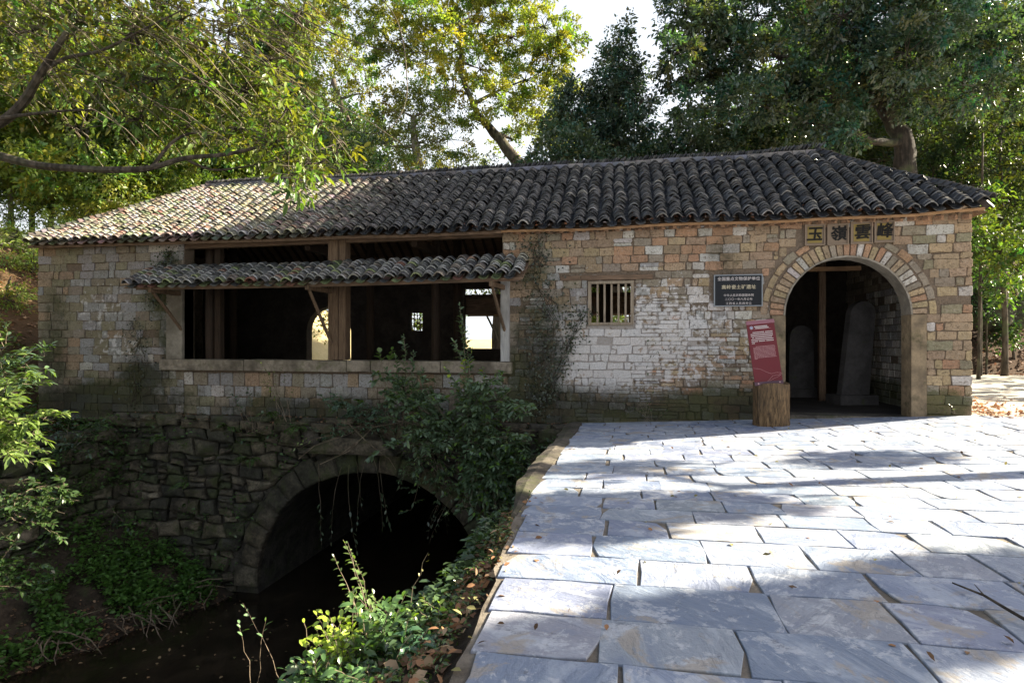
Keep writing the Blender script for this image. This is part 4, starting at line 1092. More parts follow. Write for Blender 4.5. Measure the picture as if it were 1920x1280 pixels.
# sunlit camphor behind the ridge, centre
tr = tp_([(1010, 560, .38), (985, 330, .28), (940, 262, .22), (895, 215, .14), (865, 140, .09), (862, 40, .05)], 13)
cl = [(830,70,55),(900,40,60),(960,70,55),(1020,50,50),(1060,85,38),(1035,120,42),(985,150,45),(900,130,45),(850,165,40),(935,195,42),(1000,205,45),(1055,160,32),(800,120,35),(790,30,45),(860,-30,60),(940,-30,50),(1040,250,38),(960,265,26),(1010,-10,40),(880,215,26),(1030,200,30),(750,75,34),(1075,60,22)]
make_tree('camphor_tree', 'tall sunlit yellow-green camphor tree with bare crooked limbs rising behind the middle of the roof', tr, pxc(cl, 13.5, 1.6, 1), leaf=.12, subs=15, per=90, col=(.21, .245, .045), seed=3, subr=.24, surf=.75, bark=M_BARK, colv=.35)
make_tree('broadleaf_tree', 'dark glossy-leaved tree crowding over the left part of the roof below the camphor', tp_([(640, 520, .25), (640, 330, .18), (620, 250, .1)], 7.5), pxc([(600,250,40),(640,280,40),(680,300,38),(620,320,36),(570,300,36),(700,260,34),(660,230,36),(610,200,32),(540,330,30),(690,335,28),(500,345,24),(650,330,30),(580,340,28),(720,320,24)], 7.5, 1, 15), leaf=.13, subs=16, per=46, col=(.06, .10, .035), seed=16, subr=.26, lm=M_LEAFG, surf=.5)
# its neighbour on the left with long limbs
tr = tp_([(700, 520, .35), (690, 350, .28), (640, 200, .18), (625, 150, .12)], 15)
cl = [(600,60,55),(660,110,45),(700,50,50),(735,120,40),(620,160,40),(560,110,50),(690,175,34),(650,15,50),(740,20,36),(580,10,45),(700,245,40),(745,190,24),(520,40,50),(770,-20,50)]
make_tree('camphor_tree', 'tall yellow-green camphor tree with pale forked limbs behind the left half of the roof', tr, pxc(cl, 15, 2, 2), leaf=.13, subs=11, per=85, col=(.17, .205, .045), seed=4, subr=.26, surf=.75, bark=M_BARK, colv=.35)
# pale feathery tree
tr = tp_([(790, 560, .3), (785, 330, .22), (775, 220, .12)], 12)
cl = [(745,210,50),(800,200,45),(720,270,50),(780,270,55),(840,260,50),(740,320,45),(800,325,50),(860,315,45),(690,315,40),(770,165,30),(885,300,24),(835,215,28)]
make_tree('young_tree', 'pale yellow-green feathery young tree just behind the roof, left of the camphor', tr, pxc(cl, 12, 1.2, 3), leaf=.10, subs=16, per=70, col=(.19, .22, .07), seed=5, subr=.24, surf=.6, bark=M_BARKL, lm=M_LEAF)
# pointed dark tree
RS = .74
tr = tp_([(1155, 560, .2), (1158, 300, .12), (1162, 60, .02)], 11)
cl = [(1162,50,14),(1160,80,20),(1150,110,26),(1178,118,24),(1135,150,30),(1175,155,32),(1200,140,18),(1120,190,34),(1165,195,36),(1205,190,26),(1100,225,36),(1145,235,36),(1190,235,30),(1075,170,26),(1060,205,30),(1130,275,40),(1180,280,40),(1045,240,26)]
make_tree('conifer_tree', 'dark blue-green pointed tree rising above the ridge between the camphor and the big dark tree', tr, pxc(cl, 11, .8, 4), leaf=.12, subs=60, per=60, col=(.065, .10, .075), seed=6, subr=.26, surf=.5, flat=.55, lm=M_LEAFG, colv=.3)
# low dark trees along the ridge
RS, LS = 1.05, 1.3
for i, (cl, col, lab, tx) in enumerate((
    ([(1040,300,40),(1085,290,40),(1130,320,36),(1010,325,30),(1060,260,30),(1175,320,32)], (.07,.11,.07), 'low dark bush-like tree peeping over the ridge, right of the camphor', 1080),
    ([(1225,300,40),(1270,280,40),(1245,262,28),(1290,320,38),(1190,325,34),(1320,290,40),(1300,240,30)], (.065,.10,.065), 'low dark leafy tree over the ridge below the gap of open sky', 1250),
    ([(1370,290,44),(1420,270,44),(1400,320,40),(1460,300,40),(1340,330,30),(1440,240,36),(1500,270,40),(1380,235,36)], (.075,.11,.055), 'low dense tree over the ridge under the big dark crown', 1420),
    ([(905,335,18),(935,320,18),(925,345,16),(960,340,16)], (.075,.11,.06), 'small dark bush just over the ridge at the foot of the camphor', 930))):
    p0 = at_y(tx, 560, 9.5 + i)
    make_tree('evergreen_tree', lab, [(p0[0], p0[1], 0, .25), (p0[0] + .1, p0[1], 3.5, .18), (p0[0], p0[1], 6.2, .08)], pxc(cl, 9.5 + i, 1, 10 + i), leaf=.12, subs=24, per=60, col=col, seed=20 + i, subr=.28, surf=.5, lm=M_LEAFG, group='evergreen trees behind the roof')
# the big dark tree on the right
RS, LS = 1.0, 1.35
tr = tp_([(1712, 620, .55), (1706, 420, .50), (1702, 330, .36), (1690, 250, .31), (1655, 195, .24), (1622, 165, .18)], 9.5)
cl = [(1300,60,55),(1290,130,45),(1340,40,60),(1330,170,50),(1380,110,60),(1420,30,65),(1400,190,50),(1460,110,60),(1500,30,65),(1480,190,52),(1540,110,60),(1580,30,65),(1560,180,50),(1620,80,60),(1660,20,65),(1640,150,50),(1700,100,60),(1740,30,65),(1710,170,46),(1780,110,60),(1820,40,65),(1290,200,34),(1350,235,40),(1270,95,30),(1290,10,40),(1540,235,40),(1600,240,34),
      (1330,-50,70),(1760,-70,80),(1850,-170,100),(1880,90,50),(1770,190,40),(1830,160,45),(1890,190,36)]
make_tree('camphor_tree', 'huge dark spreading tree with a thick leaning trunk behind the right roof end', tr, pxc(cl, 9.5, 2.4, 5) + [(14.5, 9.8, 15.8, 2), (17, 9.5, 15.6, 2), (19.5, 10, 15.2, 2), (22, 9.5, 15, 2), (15.5, 10.5, 17.8, 2), (19, 10.5, 17.6, 2), (22.5, 11, 17.4, 2)], leaf=.12, subs=14, per=85, col=(.06, .095, .06), seed=7, subr=.26, surf=.65, lm=M_LEAFG, colv=.35, hue=.25, bark=M_BARKD)  # listed extra clumps are unseen, added above the view to shade the roof
# right edge trees
for i, (tx, Y, r_, cl, col, lab) in enumerate((
    (1885, 15, .11, [(1880,240,50),(1910,300,50),(1860,320,40),(1920,180,50),(1890,380,45),(1930,420,50),(1850,400,30),(1870,150,40)], (.06,.09,.03), 'slender dark-trunked tree at the right edge, in front of the sky'),
    (1835, 12.5, .06, [(1850,430,34),(1880,470,34),(1905,440,34),(1860,500,30),(1910,510,34),(1840,380,26),(1890,540,24)], (.09,.14,.03), 'thin bright-leaved sapling just right of the pavilion corner'),
    (1790, 17, .25, [(1760,260,45),(1800,300,45),(1750,320,40),(1820,230,40),(1780,350,34),(1830,345,30),(1720,285,30)], (.05,.08,.035), 'mid-green tree behind the right roof corner'),
    (1560, 20, .4, [(1520,260,55),(1580,290,50),(1620,250,50),(1660,300,45),(1550,200,50),(1480,240,45),(1630,320,40),(1500,310,40)], (.07,.10,.03), 'yellow-lit tree glimpsed behind the big dark crown'))):
    p0 = at_y(tx, 640, Y); z0 = gz(p0[0], p0[1]) if Y > 15.8 or p0[0] < 8.9 else 0.1
    ty = at_y(tx + (8 if i else -10), 250, Y)
    make_tree('woodland_tree', lab, [(p0[0], p0[1], z0 - .2, r_), (lerp(p0[0], ty[0], .5), Y, lerp(z0, ty[2], .5), r_ * .85), (ty[0], Y, ty[2], r_ * .5)], pxc(cl, Y, 1.2, 30 + i), leaf=.13, subs=11, per=50, col=col, seed=40 + i, subr=.3, surf=.55)

# forest beyond: four kinds, copied
PROT = []
for k, (h, w, col, lf_, lab) in enumerate(((13, 3.6, (.15,.19,.04), .2, 'sunlit'), (11, 3.0, (.10,.15,.035), .2, 'green'), (15, 3.4, (.05,.08,.04), .2, 'dark'))):
    rs = random.Random(60 + k); cl = []
    for j in range(24):
        t = rs.random(); a = rs.uniform(0, 6.28); rr = w * (1 - .55 * t) * rs.uniform(.3, 1)
        cl.append((rr * math.cos(a), rr * math.sin(a), h * (.16 + .80 * t), rs.uniform(.9, 1.6)))
    PROT.append(make_tree('forest_tree', lab, [(0, 0, -.4, .17), (.2, .1, h * .4, .13), (0, -.2, h * .85, .06)], cl, leaf=lf_, subs=9, per=42, col=col, seed=70 + k, subr=.42, surf=.5, group='trees of the wood behind the pavilion', bark=M_BARKL if k < 2 else M_BARK))
spots = []
for px_, Y, k, s in ((20,12,0,.8),(95,15,1,.9),(160,11,0,.8),(215,16,0,1.0),(265,12,1,.75),(320,17,0,.95),(360,22,1,1.0),(410,18,0,.9),(465,21,1,1.05),(500,26,2,1.2),(545,20,0,.95),(600,24,1,1.1),(655,28,2,1.1),(-60,10,0,.9),(60,22,2,1.2),(180,24,1,1.2),(300,27,2,1.2),(430,30,0,1.2),
                 (1262,26,2,.62),(1330,27,1,.9),(1400,24,2,.95),(1480,30,0,1.0),(1560,26,2,1.0),(1640,30,1,1.0),(1700,26,0,.9),(1760,32,2,1.1),(1815,28,1,1.0),(1860,24,2,.9),(1905,30,0,1.0),(1960,22,2,1.0),(1130,34,1,.6),(1050,38,1,.62),(830,34,1,.62)):
    spots.append((px_, Y, k, s))
placed = []
col_w = {0: 'yellow-green', 1: 'mid-green', 2: 'dark green'}
for n_, (px_, Y, k, s) in enumerate(spots):
    p = at_y(px_, 600, Y); used = any(q.get('used') for q in [PROT[k]])
    if not PROT[k].get('used'): o = PROT[k]; o['used'] = 1
    else: o = copy_tree(PROT[k])
    g_ = gz(p[0], p[1]) if (p[0] < 8.9 or Y > 15.8) else .1
    o.location = (p[0], p[1], g_ - .1); o.rotation_euler = (0, 0, random.uniform(0, 6.28)); sc_ = s * random.uniform(.92, 1.08); o.scale = (sc_ * random.uniform(.9, 1.1), sc_, sc_)
    o['_px'] = px_; o['_row'] = int(Y > 20); placed.append(o); o['_k'] = k
ords = 'first second third fourth fifth sixth seventh eighth ninth tenth eleventh twelfth thirteenth'.split()
for k in range(3):
    for row in (0, 1):
        ls = sorted([o for o in placed if o['_k'] == k and o['_row'] == row], key=lambda o: o['_px'])
        for i, o in enumerate(ls): o['label'] = f"{col_w[k]} tree in the {['nearer', 'farther'][row]} wood behind the roof, {ords[i]} of its colour from left"
for o in placed:
    for q in ('_px', '_row', '_k'): del o[q]
for q in list(PROT):
    if 'used' in q: del q['used']
for o in list(SC.objects):
    if 'used' in o: del o['used']

DENS, LS, RS = 1.55, 1.05, 1.0
# ------------------------------------------------------------------ overhanging tree at the upper left
brk = at_y(0, 292, -5.2)
tr = [(-12.6, -5.6, -.6, .34), (-12.2, -5.4, 1.5, .30), (-11.8, -5.2, 3.2, .27), (-12.0, -5.0, 5.2, .24), (-11.6, -5.0, 7.2, .15)]
cl = []
rs = random.Random(5)
for (px_, py_, r_, Y) in ((60,60,60,-4.5),(150,40,60,-5),(250,60,65,-5.2),(340,40,60,-4.6),(430,60,60,-5),(510,110,50,-4.6),(90,140,50,-4),(190,150,55,-4.5),(290,150,60,-5.5),(380,150,60,-5),(460,170,55,-4.8),(540,200,45,-4.6),(360,230,50,-4.2),(450,240,50,-4.6),(520,265,45,-4.9),(575,280,40,-4.5),(600,230,34,-4.2),(260,225,45,-4.4),
                          (545,325,34,-5),(560,350,24,-5.1),(30,-30,60,-5),(180,-40,60,-5),(320,-50,60,-4.7),(460,-40,60,-4.4),(555,30,42,-4.2),(610,300,28,-4.3),(150,245,30,-4.3),(640,265,26,-4)):
    p = at_y(px_, py_, Y + rs.uniform(-.4, .4)); cl.append((p[0], p[1], p[2], r_ * mpp(p)))
ov = make_tree('overhanging_tree', 'near broadleaf tree at the upper left whose sunlit yellow-green leafy boughs hang over the roof', tr, cl, leaf=.13, subs=78, per=12, col=(.12, .155, .030), seed=9, subr=.15, surf=.3, flat=.8, colv=.5, hue=.25, wid=.38, drop=.1, big=True)
mb = MB()
def limb(pxl, Y, r0, r1, m=None, n=7):
    pts = [Vector(at_y(a, b, Y + .15 * math.sin(i))) for i, (a, b) in enumerate(pxl)]
    fine = []
    for i in range(len(pts) - 1):
        p0 = pts[max(0, i - 1)]; p1 = pts[i]; p2 = pts[i + 1]; p3 = pts[min(len(pts) - 1, i + 2)]
        for k in range(4):
            t = k / 4; fine.append(.5 * ((2 * p1) + (p2 - p0) * t + (2 * p0 - 5 * p1 + 4 * p2 - p3) * t * t + (3 * p1 - p0 - 3 * p2 + p3) * t ** 3))
    fine.append(pts[-1]); mb.tube(fine, [lerp(r0, r1, k / (len(fine) - 1)) for k in range(len(fine))], n, wob=.05); return fine
limb([(-110, 262), (0, 293), (70, 310), (140, 316), (225, 319), (285, 314), (345, 297), (420, 290), (485, 276)], -5.2, .075, .022)
limb([(285, 314), (320, 270), (360, 250), (420, 262)], -5.2, .03, .012)
limb([(345, 297), (395, 318), (450, 314), (520, 300)], -5.1, .022, .008)
limb([(-90, 260), (0, 230), (45, 190), (75, 140), (110, 85), (125, 60)], -5.4, .085, .035)
limb([(0, 222), (50, 215), (120, 208), (180, 206)], -5.4, .03, .012)
limb([(75, 140), (120, 110), (190, 95), (260, 60), (340, 20)], -5.3, .035, .010)
mb.build('limb', M_BARK, ov)
mb = MB()
for k in range(150):                                   # thin bare twigs sweeping down to the right
    a = rs.uniform(-40, 560); b = rs.uniform(-60, 200); L = rs.uniform(90, 230); an = R(rs.uniform(12, 52)); Y = rs.uniform(-6, -4)
    q = [(a, b)]
    for j in range(1, 4): q.append((a + L * j / 3 * math.cos(an), b + L * j / 3 * math.sin(an) - 12 * math.sin(j) + rs.uniform(-6, 6)))
    mb.tube([Vector(at_y(u, v, Y)) for u, v in q], [.009, .007, .005, .003], 3, cap=False)
mb.build('twigs', M_TWIG, ov)
mb = MB()
for q in ([(700,-20),(745,40),(762,130),(758,200),(720,248),(660,245),(600,232)], [(470,-20),(640,70),(760,98),(840,92)], [(450,-10),(560,40),(700,90),(790,112)], [(930,-10),(930,15),(945,35)], [(520,-20),(600,95),(690,130)], [(380,-30),(470,90),(590,215),(640,245)]):
    limb(q, -4.6, .010, .004, n=4)
mb.build('hanging_twigs', M_BARK, ov)

# ------------------------------------------------------------------ plants with individual stems
def plant(name, label, base, stems, leaf=.10, per=14, col=(.08, .12, .04), cat='plant', group=None, seed=1, wid=.42, lm=M_LEAFG, big=True, colv=.2, r=.006, sub=0, start=.25, sublen=.25, fan=1.0, stem_mat=None, droop=.25, bright=None):
    global rng
    rs = random.Random(seed); rng = np.random.default_rng(seed)
    root = tag(empty(name, tuple(base)), label, cat, group); mb = MB(); P = []; D = []; C = []; S = []
    B0 = Vector(base)
    def run(a, b, rr, n, depth, arch):
        mid = a.lerp(b, .5) + arch; pts = []
        for k in range(7):
            t = k / 6; q = a * (1 - t) ** 2 + mid * 2 * t * (1 - t) + b * t * t
            pts.append(q + Vector((rs.gauss(0, 1), rs.gauss(0, 1), rs.gauss(0, 1))) * .008)
        mb.tube(pts, [lerp(rr, rr * .35, k / 6) for k in range(7)], 4 if rr > .004 else 3, cap=False)
        st0 = start if depth == 0 else .15; Ltot = (b - a).length
        if depth < sub:
            m = max(2, int(Ltot / .16))
            for k in range(m):
                t = lerp(st0, 1, (k + rs.random()) / m); q = a * (1 - t) ** 2 + mid * 2 * t * (1 - t) + b * t * t
                v = Vector((rs.gauss(0, 1), rs.gauss(0, 1), rs.gauss(.15, .6))).normalized() * sublen * rs.uniform(.6, 1.3)
                run(q, q + v, rr * .5, n, depth + 1, Vector((0, 0, .04)))
            n = 3
        for k in range(n):
            t = lerp(st0, 1.0, (k + .5) / n); q = a * (1 - t) ** 2 + mid * 2 * t * (1 - t) + b * t * t
            tg = ((mid - a) * (1 - t) + (b - mid) * t).normalized(); sd_ = tg.cross(Vector((rs.gauss(0, .4), rs.gauss(0, .4), 1))).normalized() * (1 if k % 2 else -1)
            d = (tg * rs.uniform(.35, .9) + sd_ * fan * rs.uniform(.7, 1.1) + Vector((0, 0, rs.uniform(-.35, .25)))).normalized()
            if k == n - 1: d = tg
            P.append(q); D.append(d); f = 1 + rs.gauss(0, colv); cc = bright if (bright and rs.random() < .12) else col
            C.append([max(.005, v_ * f) for v_ in cc]); S.append(leaf * rs.uniform(.6, 1.2) * (.75 if t > .9 else 1))
    for s in stems:
        a = Vector(s[0]) if len(s) > 1 else B0; b = Vector(s[-1]); L = (b - a).length
        run(a, b, r * max(.6, min(2.5, L)), int(per * max(.5, min(2, L))), 0, Vector((0, 0, L * .12)) + Vector((rs.gauss(0, .05), rs.gauss(0, .05), 0)) * L)
    mb.build('stems', stem_mat or M_TWIG, root, B0)
    P = np.array([tuple(v) for v in P]); D = np.array([tuple(v) for v in D])
    V, Fa, Cc = leaf_arrays(P, D, np.array(S), wid, np.array(C), N=np.array([0, 0, 1.0]) + rng.normal(0, .35, P.shape), big=big, droop=droop, fold=.16)
    link('foliage', fast_mesh('foliage', V - np.array(B0), Fa, Cc, lm), root, B0); STAT['plant'] = STAT.get('plant', 0) + len(Fa); return root

# dark shrub growing from the ledge right of the culvert
rs = random.Random(11)
DKG = (.14, .20, .125)
def shrub(label, bpx, Y, targets, **kw):
    b = at_y(bpx[0], bpx[1], Y); stems = []
    for t in targets:
        p = at_y(t[0], t[1], Y + (t[2] if len(t) > 2 else rs.uniform(-.5, .1))); a = Vector(b) + Vector((rs.uniform(-.25, .25), rs.uniform(-.05, .05), 0))
        stems.append((tuple(a), tuple(p)))
    return plant('shrub', label, tuple(b), stems, **kw)
shrub('tall thin dark sapling rising in front of the sill near its right end', (890, 800), -.75, [(862,570),(868,600),(850,640),(885,655),(835,690),(905,690),(845,720),(900,735)], leaf=.16, per=24, col=DKG, seed=81, cat='shrub', bright=(.25,.32,.04), start=.45)
shrub('leafy sapling in front of the sill, left of the tallest one', (768, 800), -.8, [(757,630),(740,665),(775,660),(722,690),(790,690),(752,710)], leaf=.15, per=26, col=DKG, seed=82, cat='shrub', start=.5)
shrub('dense dark evergreen shrub mass hanging over the right shoulder of the culvert arch', (870, 830), -.85, [(rs.uniform(700, 1000), rs.uniform(700, 850), rs.uniform(-.7, .1)) for _ in range(52)], leaf=.14, per=14, col=DKG, seed=83, sub=1, sublen=.3, cat='shrub', bright=(.12,.19,.05))
shrub('dark trailing shrub hanging down the stone between the culvert and the kerb', (900, 840), -.85, [(rs.uniform(860, 1010), rs.uniform(830, 975), rs.uniform(-.75, -.25)) for _ in range(60)], leaf=.135, per=14, col=(.10,.155,.09), seed=84, sub=1, sublen=.28, cat='shrub', bright=(.12,.22,.04))
shrub('trailing dark greenery draped over the right haunch of the culvert ring', (800, 850), -.8, [(rs.uniform(730, 890), rs.uniform(840, 960), rs.uniform(-.35, 0)) for _ in range(24)], leaf=.10, per=10, col=(.09,.14,.08), seed=93, sub=1, sublen=.22, cat='shrub', bright=(.16,.25,.07))
shrub('low shrub with small leaves growing on the ledge above the keystone', (690, 800), -.7, [(rs.uniform(590, 760), rs.uniform(740, 820), rs.uniform(-.4, 0)) for _ in range(26)], leaf=.085, per=20, col=(.10,.16,.11), seed=85, sub=1, sublen=.25, cat='shrub')
shrub('lone bright-tipped shrub reaching left from the slab over the culvert', (610, 815), -.95, [(535,850,-.2),(548,838,-.2),(560,842,-.1)], leaf=.08, per=9, col=(.20,.26,.10), seed=86, cat='shrub')
shrub('slender bright-topped seedling in front of the left part of the sill', (535, 790), -.6, [(490,680,0),(515,690,0),(530,684,0),(495,712,0),(550,730,0),(510,735,0)], leaf=.10, per=6, col=(.10,.15,.05), seed=87, cat='shrub', start=.6, bright=(.3,.36,.08))
shrub('shrub with big heart-shaped leaves in front of the left end of the long sill stone', (735, 790), -.5, [(712,660,0),(735,655,0),(668,750,0)], leaf=.20, per=4, col=(.10,.17,.04), seed=88, wid=.8, cat='shrub', start=.8)
shrub('sparse dark shrub on the ledge left of the culvert crown', (470, 810), -.7, [(rs.uniform(400, 560), rs.uniform(720, 850), rs.uniform(-.3, 0)) for _ in range(9)], leaf=.11, per=9, col=(.05,.09,.045), seed=89, cat='shrub', start=.4)
shrub('small weed on the wall foot under the barred window', (1210, 790), -.25, [(1185,735,0),(1200,715,0),(1225,725,0),(1240,750,0),(1160,750,0),(1215,700,0),(1190,765,0),(1250,770,0)], leaf=.09, per=7, col=(.05,.08,.03), seed=90, cat='plant')
shrub('tiny clump rooted in the brick joints right of the barred window', (1228, 655), -.03, [(1215,640,-.1),(1238,640,-.1),(1225,668,-.1),(1245,655,-.1),(1212,690,-.1)], leaf=.07, per=6, col=(.04,.07,.03), seed=91)
shrub('weed at the mossy foot of the right corner', (1768, 776), -.25, [(1755,760,0),(1780,758,0),(1765,752,0),(1795,766,0),(1740,768,0)], leaf=.06, per=7, col=(.09,.13,.03), seed=92)
# ivy on the wall
def ivy(label, pts_px, n, sz, seed, col, Y=-.03):
    global rng
    rng = np.random.default_rng(seed); rs_ = random.Random(seed); mb = MB(); P = []
    b = at_y(pts_px[0][0], pts_px[0][1], Y); root = tag(empty('wall_climber', tuple(b)), label, 'climbing plant')
    for (a0, b0, a1, b1, wd) in [(*pts_px[i], *pts_px[i + 1], 1) for i in range(len(pts_px) - 1)]:
        pass
    tot = len(pts_px) - 1
    for k in range(max(6, n // 30)):
        i = rs_.randrange(tot); q = [lerp(pts_px[i][0], pts_px[i+1][0], t) + rs_.gauss(0, sz * .5) for t in (0, .3, .6, 1)]; w_ = [lerp(pts_px[i][1], pts_px[i+1][1], t) for t in (0, .3, .6, 1)]
        mb.tube([Vector(at_y(u, v, Y - .01)) for u, v in zip(q, w_)], [.008, .007, .005, .003], 3, cap=False)
    mb.build('stems', M_BARK, root, b)
    for k in range(n):
        i = rs_.randrange(tot); t = rs_.random(); u = lerp(pts_px[i][0], pts_px[i+1][0], t) + rs_.gauss(0, sz); v = lerp(pts_px[i][1], pts_px[i+1][1], t) + rs_.gauss(0, sz * .6)
        P.append(at_y(u, v, Y - rs_.random() * .12))
    P = np.array(P); D = np.stack([rng.normal(0, 1, n), -np.abs(rng.normal(.3, .3, n)), rng.normal(-.6, .6, n)], 1)
    V, Fa, C = leaf_arrays(P, D, rng.uniform(.035, .08, n), .6, np.clip(np.array(col) * (1 + rng.normal(0, .3, (n, 1))), .004, 1), N=np.array([0, -1.0, .4]) + rng.normal(0, .4, (n, 3)))
    link('foliage', fast_mesh('foliage', V - b, Fa, C, M_LEAFG), root, b)
ivy('dark withered ivy streak on the brick wall right of the wide opening', [(1010, 780), (1010, 690), (1035, 600), (1000, 500), (1010, 440)], 850, 22, 5, (.035, .045, .022))
ivy('second thin ivy streak climbing toward the barred window', [(1020, 760), (1060, 660), (1095, 580)], 380, 12, 6, (.035, .045, .02))
ivy('dark moss and ivy clump on the bricks above the left end of the small roof', [(300, 500), (320, 470), (300, 540), (290, 570)], 420, 12, 7, (.035, .05, .018))
ivy('dry creeper streak on the left wall beside the plaster jamb', [(250, 760), (262, 660), (255, 600)], 260, 16, 8, (.03, .04, .02))
# ferns
def fern(name, label, b, n, L, seed, col=(.07, .12, .035), group=None, dirn=(0, -1, 0)):
    global rng
    rs_ = random.Random(seed); rng = np.random.default_rng(seed); root = tag(empty(name, tuple(b)), label, 'fern', group); mb = MB(); P = []; D = []; S = []
    for k in range(n):
        v = (Vector((rs_.gauss(0, .8), rs_.gauss(0, .4), rs_.uniform(.1, .8))) + Vector(dirn) * .9).normalized(); ln = L * rs_.uniform(.6, 1.1); pts = []
        for j in range(8):
            t = j / 7; pts.append(Vector(b) + v * ln * t + Vector((0, 0, -ln * .55 * t * t)))
        mb.tube(pts, [.004] * 5 + [.003, .002, .001], 3, cap=False)
        for j in range(1, 15):
            t = j / 15 * 7; i = min(6, int(t)); q = pts[i].lerp(pts[i + 1], t - i); tg = (pts[i + 1] - pts[i]).normalized(); s = tg.cross(Vector((0, 0, 1))).normalized()
            for sg in (1, -1): P.append(tuple(q)); D.append(tuple(s * sg + tg * .5)); S.append(ln * .26 * math.sin(math.pi * (.12 + .85 * j / 15)) + .01)
    mb.build('stems', M_TWIG, root, b)
    P = np.array(P); V, Fa, C = leaf_arrays(P, np.array(D), np.array(S), .3, np.clip(np.array(col) * (1 + rng.normal(0, .2, (len(P), 1))), .004, 1), N=np.array([0, -.3, 1.0]) + rng.normal(0, .2, P.shape))
    link('fronds', fast_mesh('fronds', V - np.array(b), Fa, C, M_LEAFG), root, b)
fl = [(150,830,'at the top of the dark corner'), (470,860,'beside the arch ring, upper left'), (505,775,'on the ledge left of the slab'), (300,820,'among the big coping stones'), (430,800,'above the coping stones'), (880,760,'under the evergreen shrub'), (640,760,'behind the slab on the ledge'), (350,905,'low on the rubble left of the arch'), (870,1060,'at the right foot of the arch'), (560,800,'just left of the keystone slab')]
for i, (u, v, w_) in enumerate(fl):
    fern('fern', f'small fern in the stone joints {w_}', at_y(u, v, SY - .12), 7, .42, 100 + i, group='ferns on the stone wall')
# ------------------------------------------------------------------ left bank: bright shrub near the camera edge, wall plants, ground cover
def wx(px_, py_, d):                                   # a point d metres in front of the camera
    return CAM + ray(px_, py_) * d
def nearshrub(label, base, tg, d, **kw):
    b = wx(base[0], base[1], d); st_ = [(tuple(b), tuple(wx(u, v, d + rs.uniform(-.4, .4)))) for u, v in tg]
    return plant('shrub', label, tuple(b), st_, cat='shrub', **kw)
nearshrub('bright sunlit broadleaf shrub at the left edge hanging over the retaining wall', (-60, 800), [(20,740),(50,760),(70,800),(40,830),(90,850),(60,870),(85,820),(30,790),(100,790),(75,845),(10,850),(50,700)], 8.5, leaf=.15, per=12, col=(.12,.18,.045), seed=121, wid=.32, sub=1, sublen=.28, bright=(.26,.33,.10))
nearshrub('shaded long-leaved shrub at the left edge above the bright one', (-60, 760), [(20,640),(60,655),(80,690),(40,700),(70,720),(10,670),(50,735),(90,665)], 9.0, leaf=.16, per=11, col=(.06,.10,.05), seed=122, wid=.28, sub=1, sublen=.3, bright=(.18,.26,.06))
nearshrub('mid-green plant spilling over the left wall below the bright shrub', (-50, 960), [(40,900),(90,930),(70,960),(30,940),(120,960),(60,990),(100,1000),(20,1010),(130,910),(150,940)], 9.2, leaf=.10, per=10, col=(.045,.08,.025), seed=123, wid=.5, sub=1, sublen=.25)
nearshrub('broad-leaved weed low at the left edge beside the stream', (-40, 1120), [(30,1010),(60,1040),(20,1060),(90,1060),(40,1100),(80,1110),(10,1130),(110,1090)], 9.5, leaf=.10, per=10, col=(.045,.085,.025), seed=124, wid=.5, sub=1, sublen=.22)
nearshrub('dark fern-like shrub in the corner between the pavilion and the bank', (120, 860), [(130,790),(170,800),(110,810),(190,840),(150,850),(90,840),(200,790),(60,880)], 13.0, leaf=.13, per=10, col=(.04,.07,.035), seed=125, wid=.35, sub=1, sublen=.3)
nearshrub('small clump of dark leaves on the middle of the rubble wall', (215, 960), [(200,930),(240,960),(220,990),(180,960),(245,1000),(205,1010)], 12.8, leaf=.11, per=9, col=(.04,.07,.04), seed=126, wid=.5)
def cover(name, pts, size, col, seed, m=M_LEAF, wid=.55, up=.7, kind='stuff', colv=.25, spread=0.0):
    global rng
    rng = np.random.default_rng(seed); P = np.array(pts); n = len(P)
    D = np.stack([rng.normal(0, 1, n), rng.normal(0, 1, n), rng.normal(.15, .35, n)], 1)
    cc = np.array(col)
    if cc.ndim == 2: cc = cc[rng.integers(0, len(cc), n)]
    V, Fa, C = leaf_arrays(P, D, size * rng.uniform(.6, 1.3, n), wid, np.clip(cc * (1 + rng.normal(0, colv, (n, 1))), .004, 1), N=np.array([0, 0, 1.0]) + rng.normal(0, 1 - up + .1, P.shape), big=size > .05, droop=.2, fold=.2)
    o = link(name, fast_mesh(name, V, Fa, C, m)); o['kind'] = kind; STAT[name] = len(Fa); return o
rs = random.Random(33); pts = []
while len(pts) < 13000:                                 # along the water's edge on the left
    y = rs.uniform(-7.5, -.7); e = -8.6 + (y + .55) * .45; x = e - .2 - abs(rs.gauss(0, 1.7))
    if nz(x, y, 9, 1.3) > -.08: pts.append((x, y, left_bank(x, y) + rs.uniform(.02, .42)))
cover('bank_ground_cover', pts, .10, (.08, .17, .035), 131)
pts = []
for k in range(2600):
    y = rs.uniform(-9.5, -.7); e = -8.6 + (y + .55) * .45; x = e + .1 - abs(rs.gauss(0, .7)); pts.append((x, y, left_bank(x, y) + .02))
cover('bank_leaf_litter', pts, .08, [(.20,.11,.06), (.12,.07,.045), (.28,.18,.11)], 132, M_DRY)
mb = MB()                                              # roots and sticks over the water's edge
for k in range(110):
    y = rs.uniform(-7.5, -1.0); e = -8.6 + (y + .55) * .45; p = Vector((e - rs.uniform(.1, .9), y, left_bank(e - .5, y) + rs.uniform(.05, .3))); d = Vector((rs.uniform(.1, 1), rs.uniform(-1, .6), rs.uniform(-.9, .2))).normalized() * rs.uniform(.3, .9)
    mb.tube([p, p + d * .4 + Vector((0, 0, .05)), p + d * .75 + Vector((rs.gauss(0, .05), 0, 0)), p + d], [.016, .012, .009, .004], 4, cap=False)
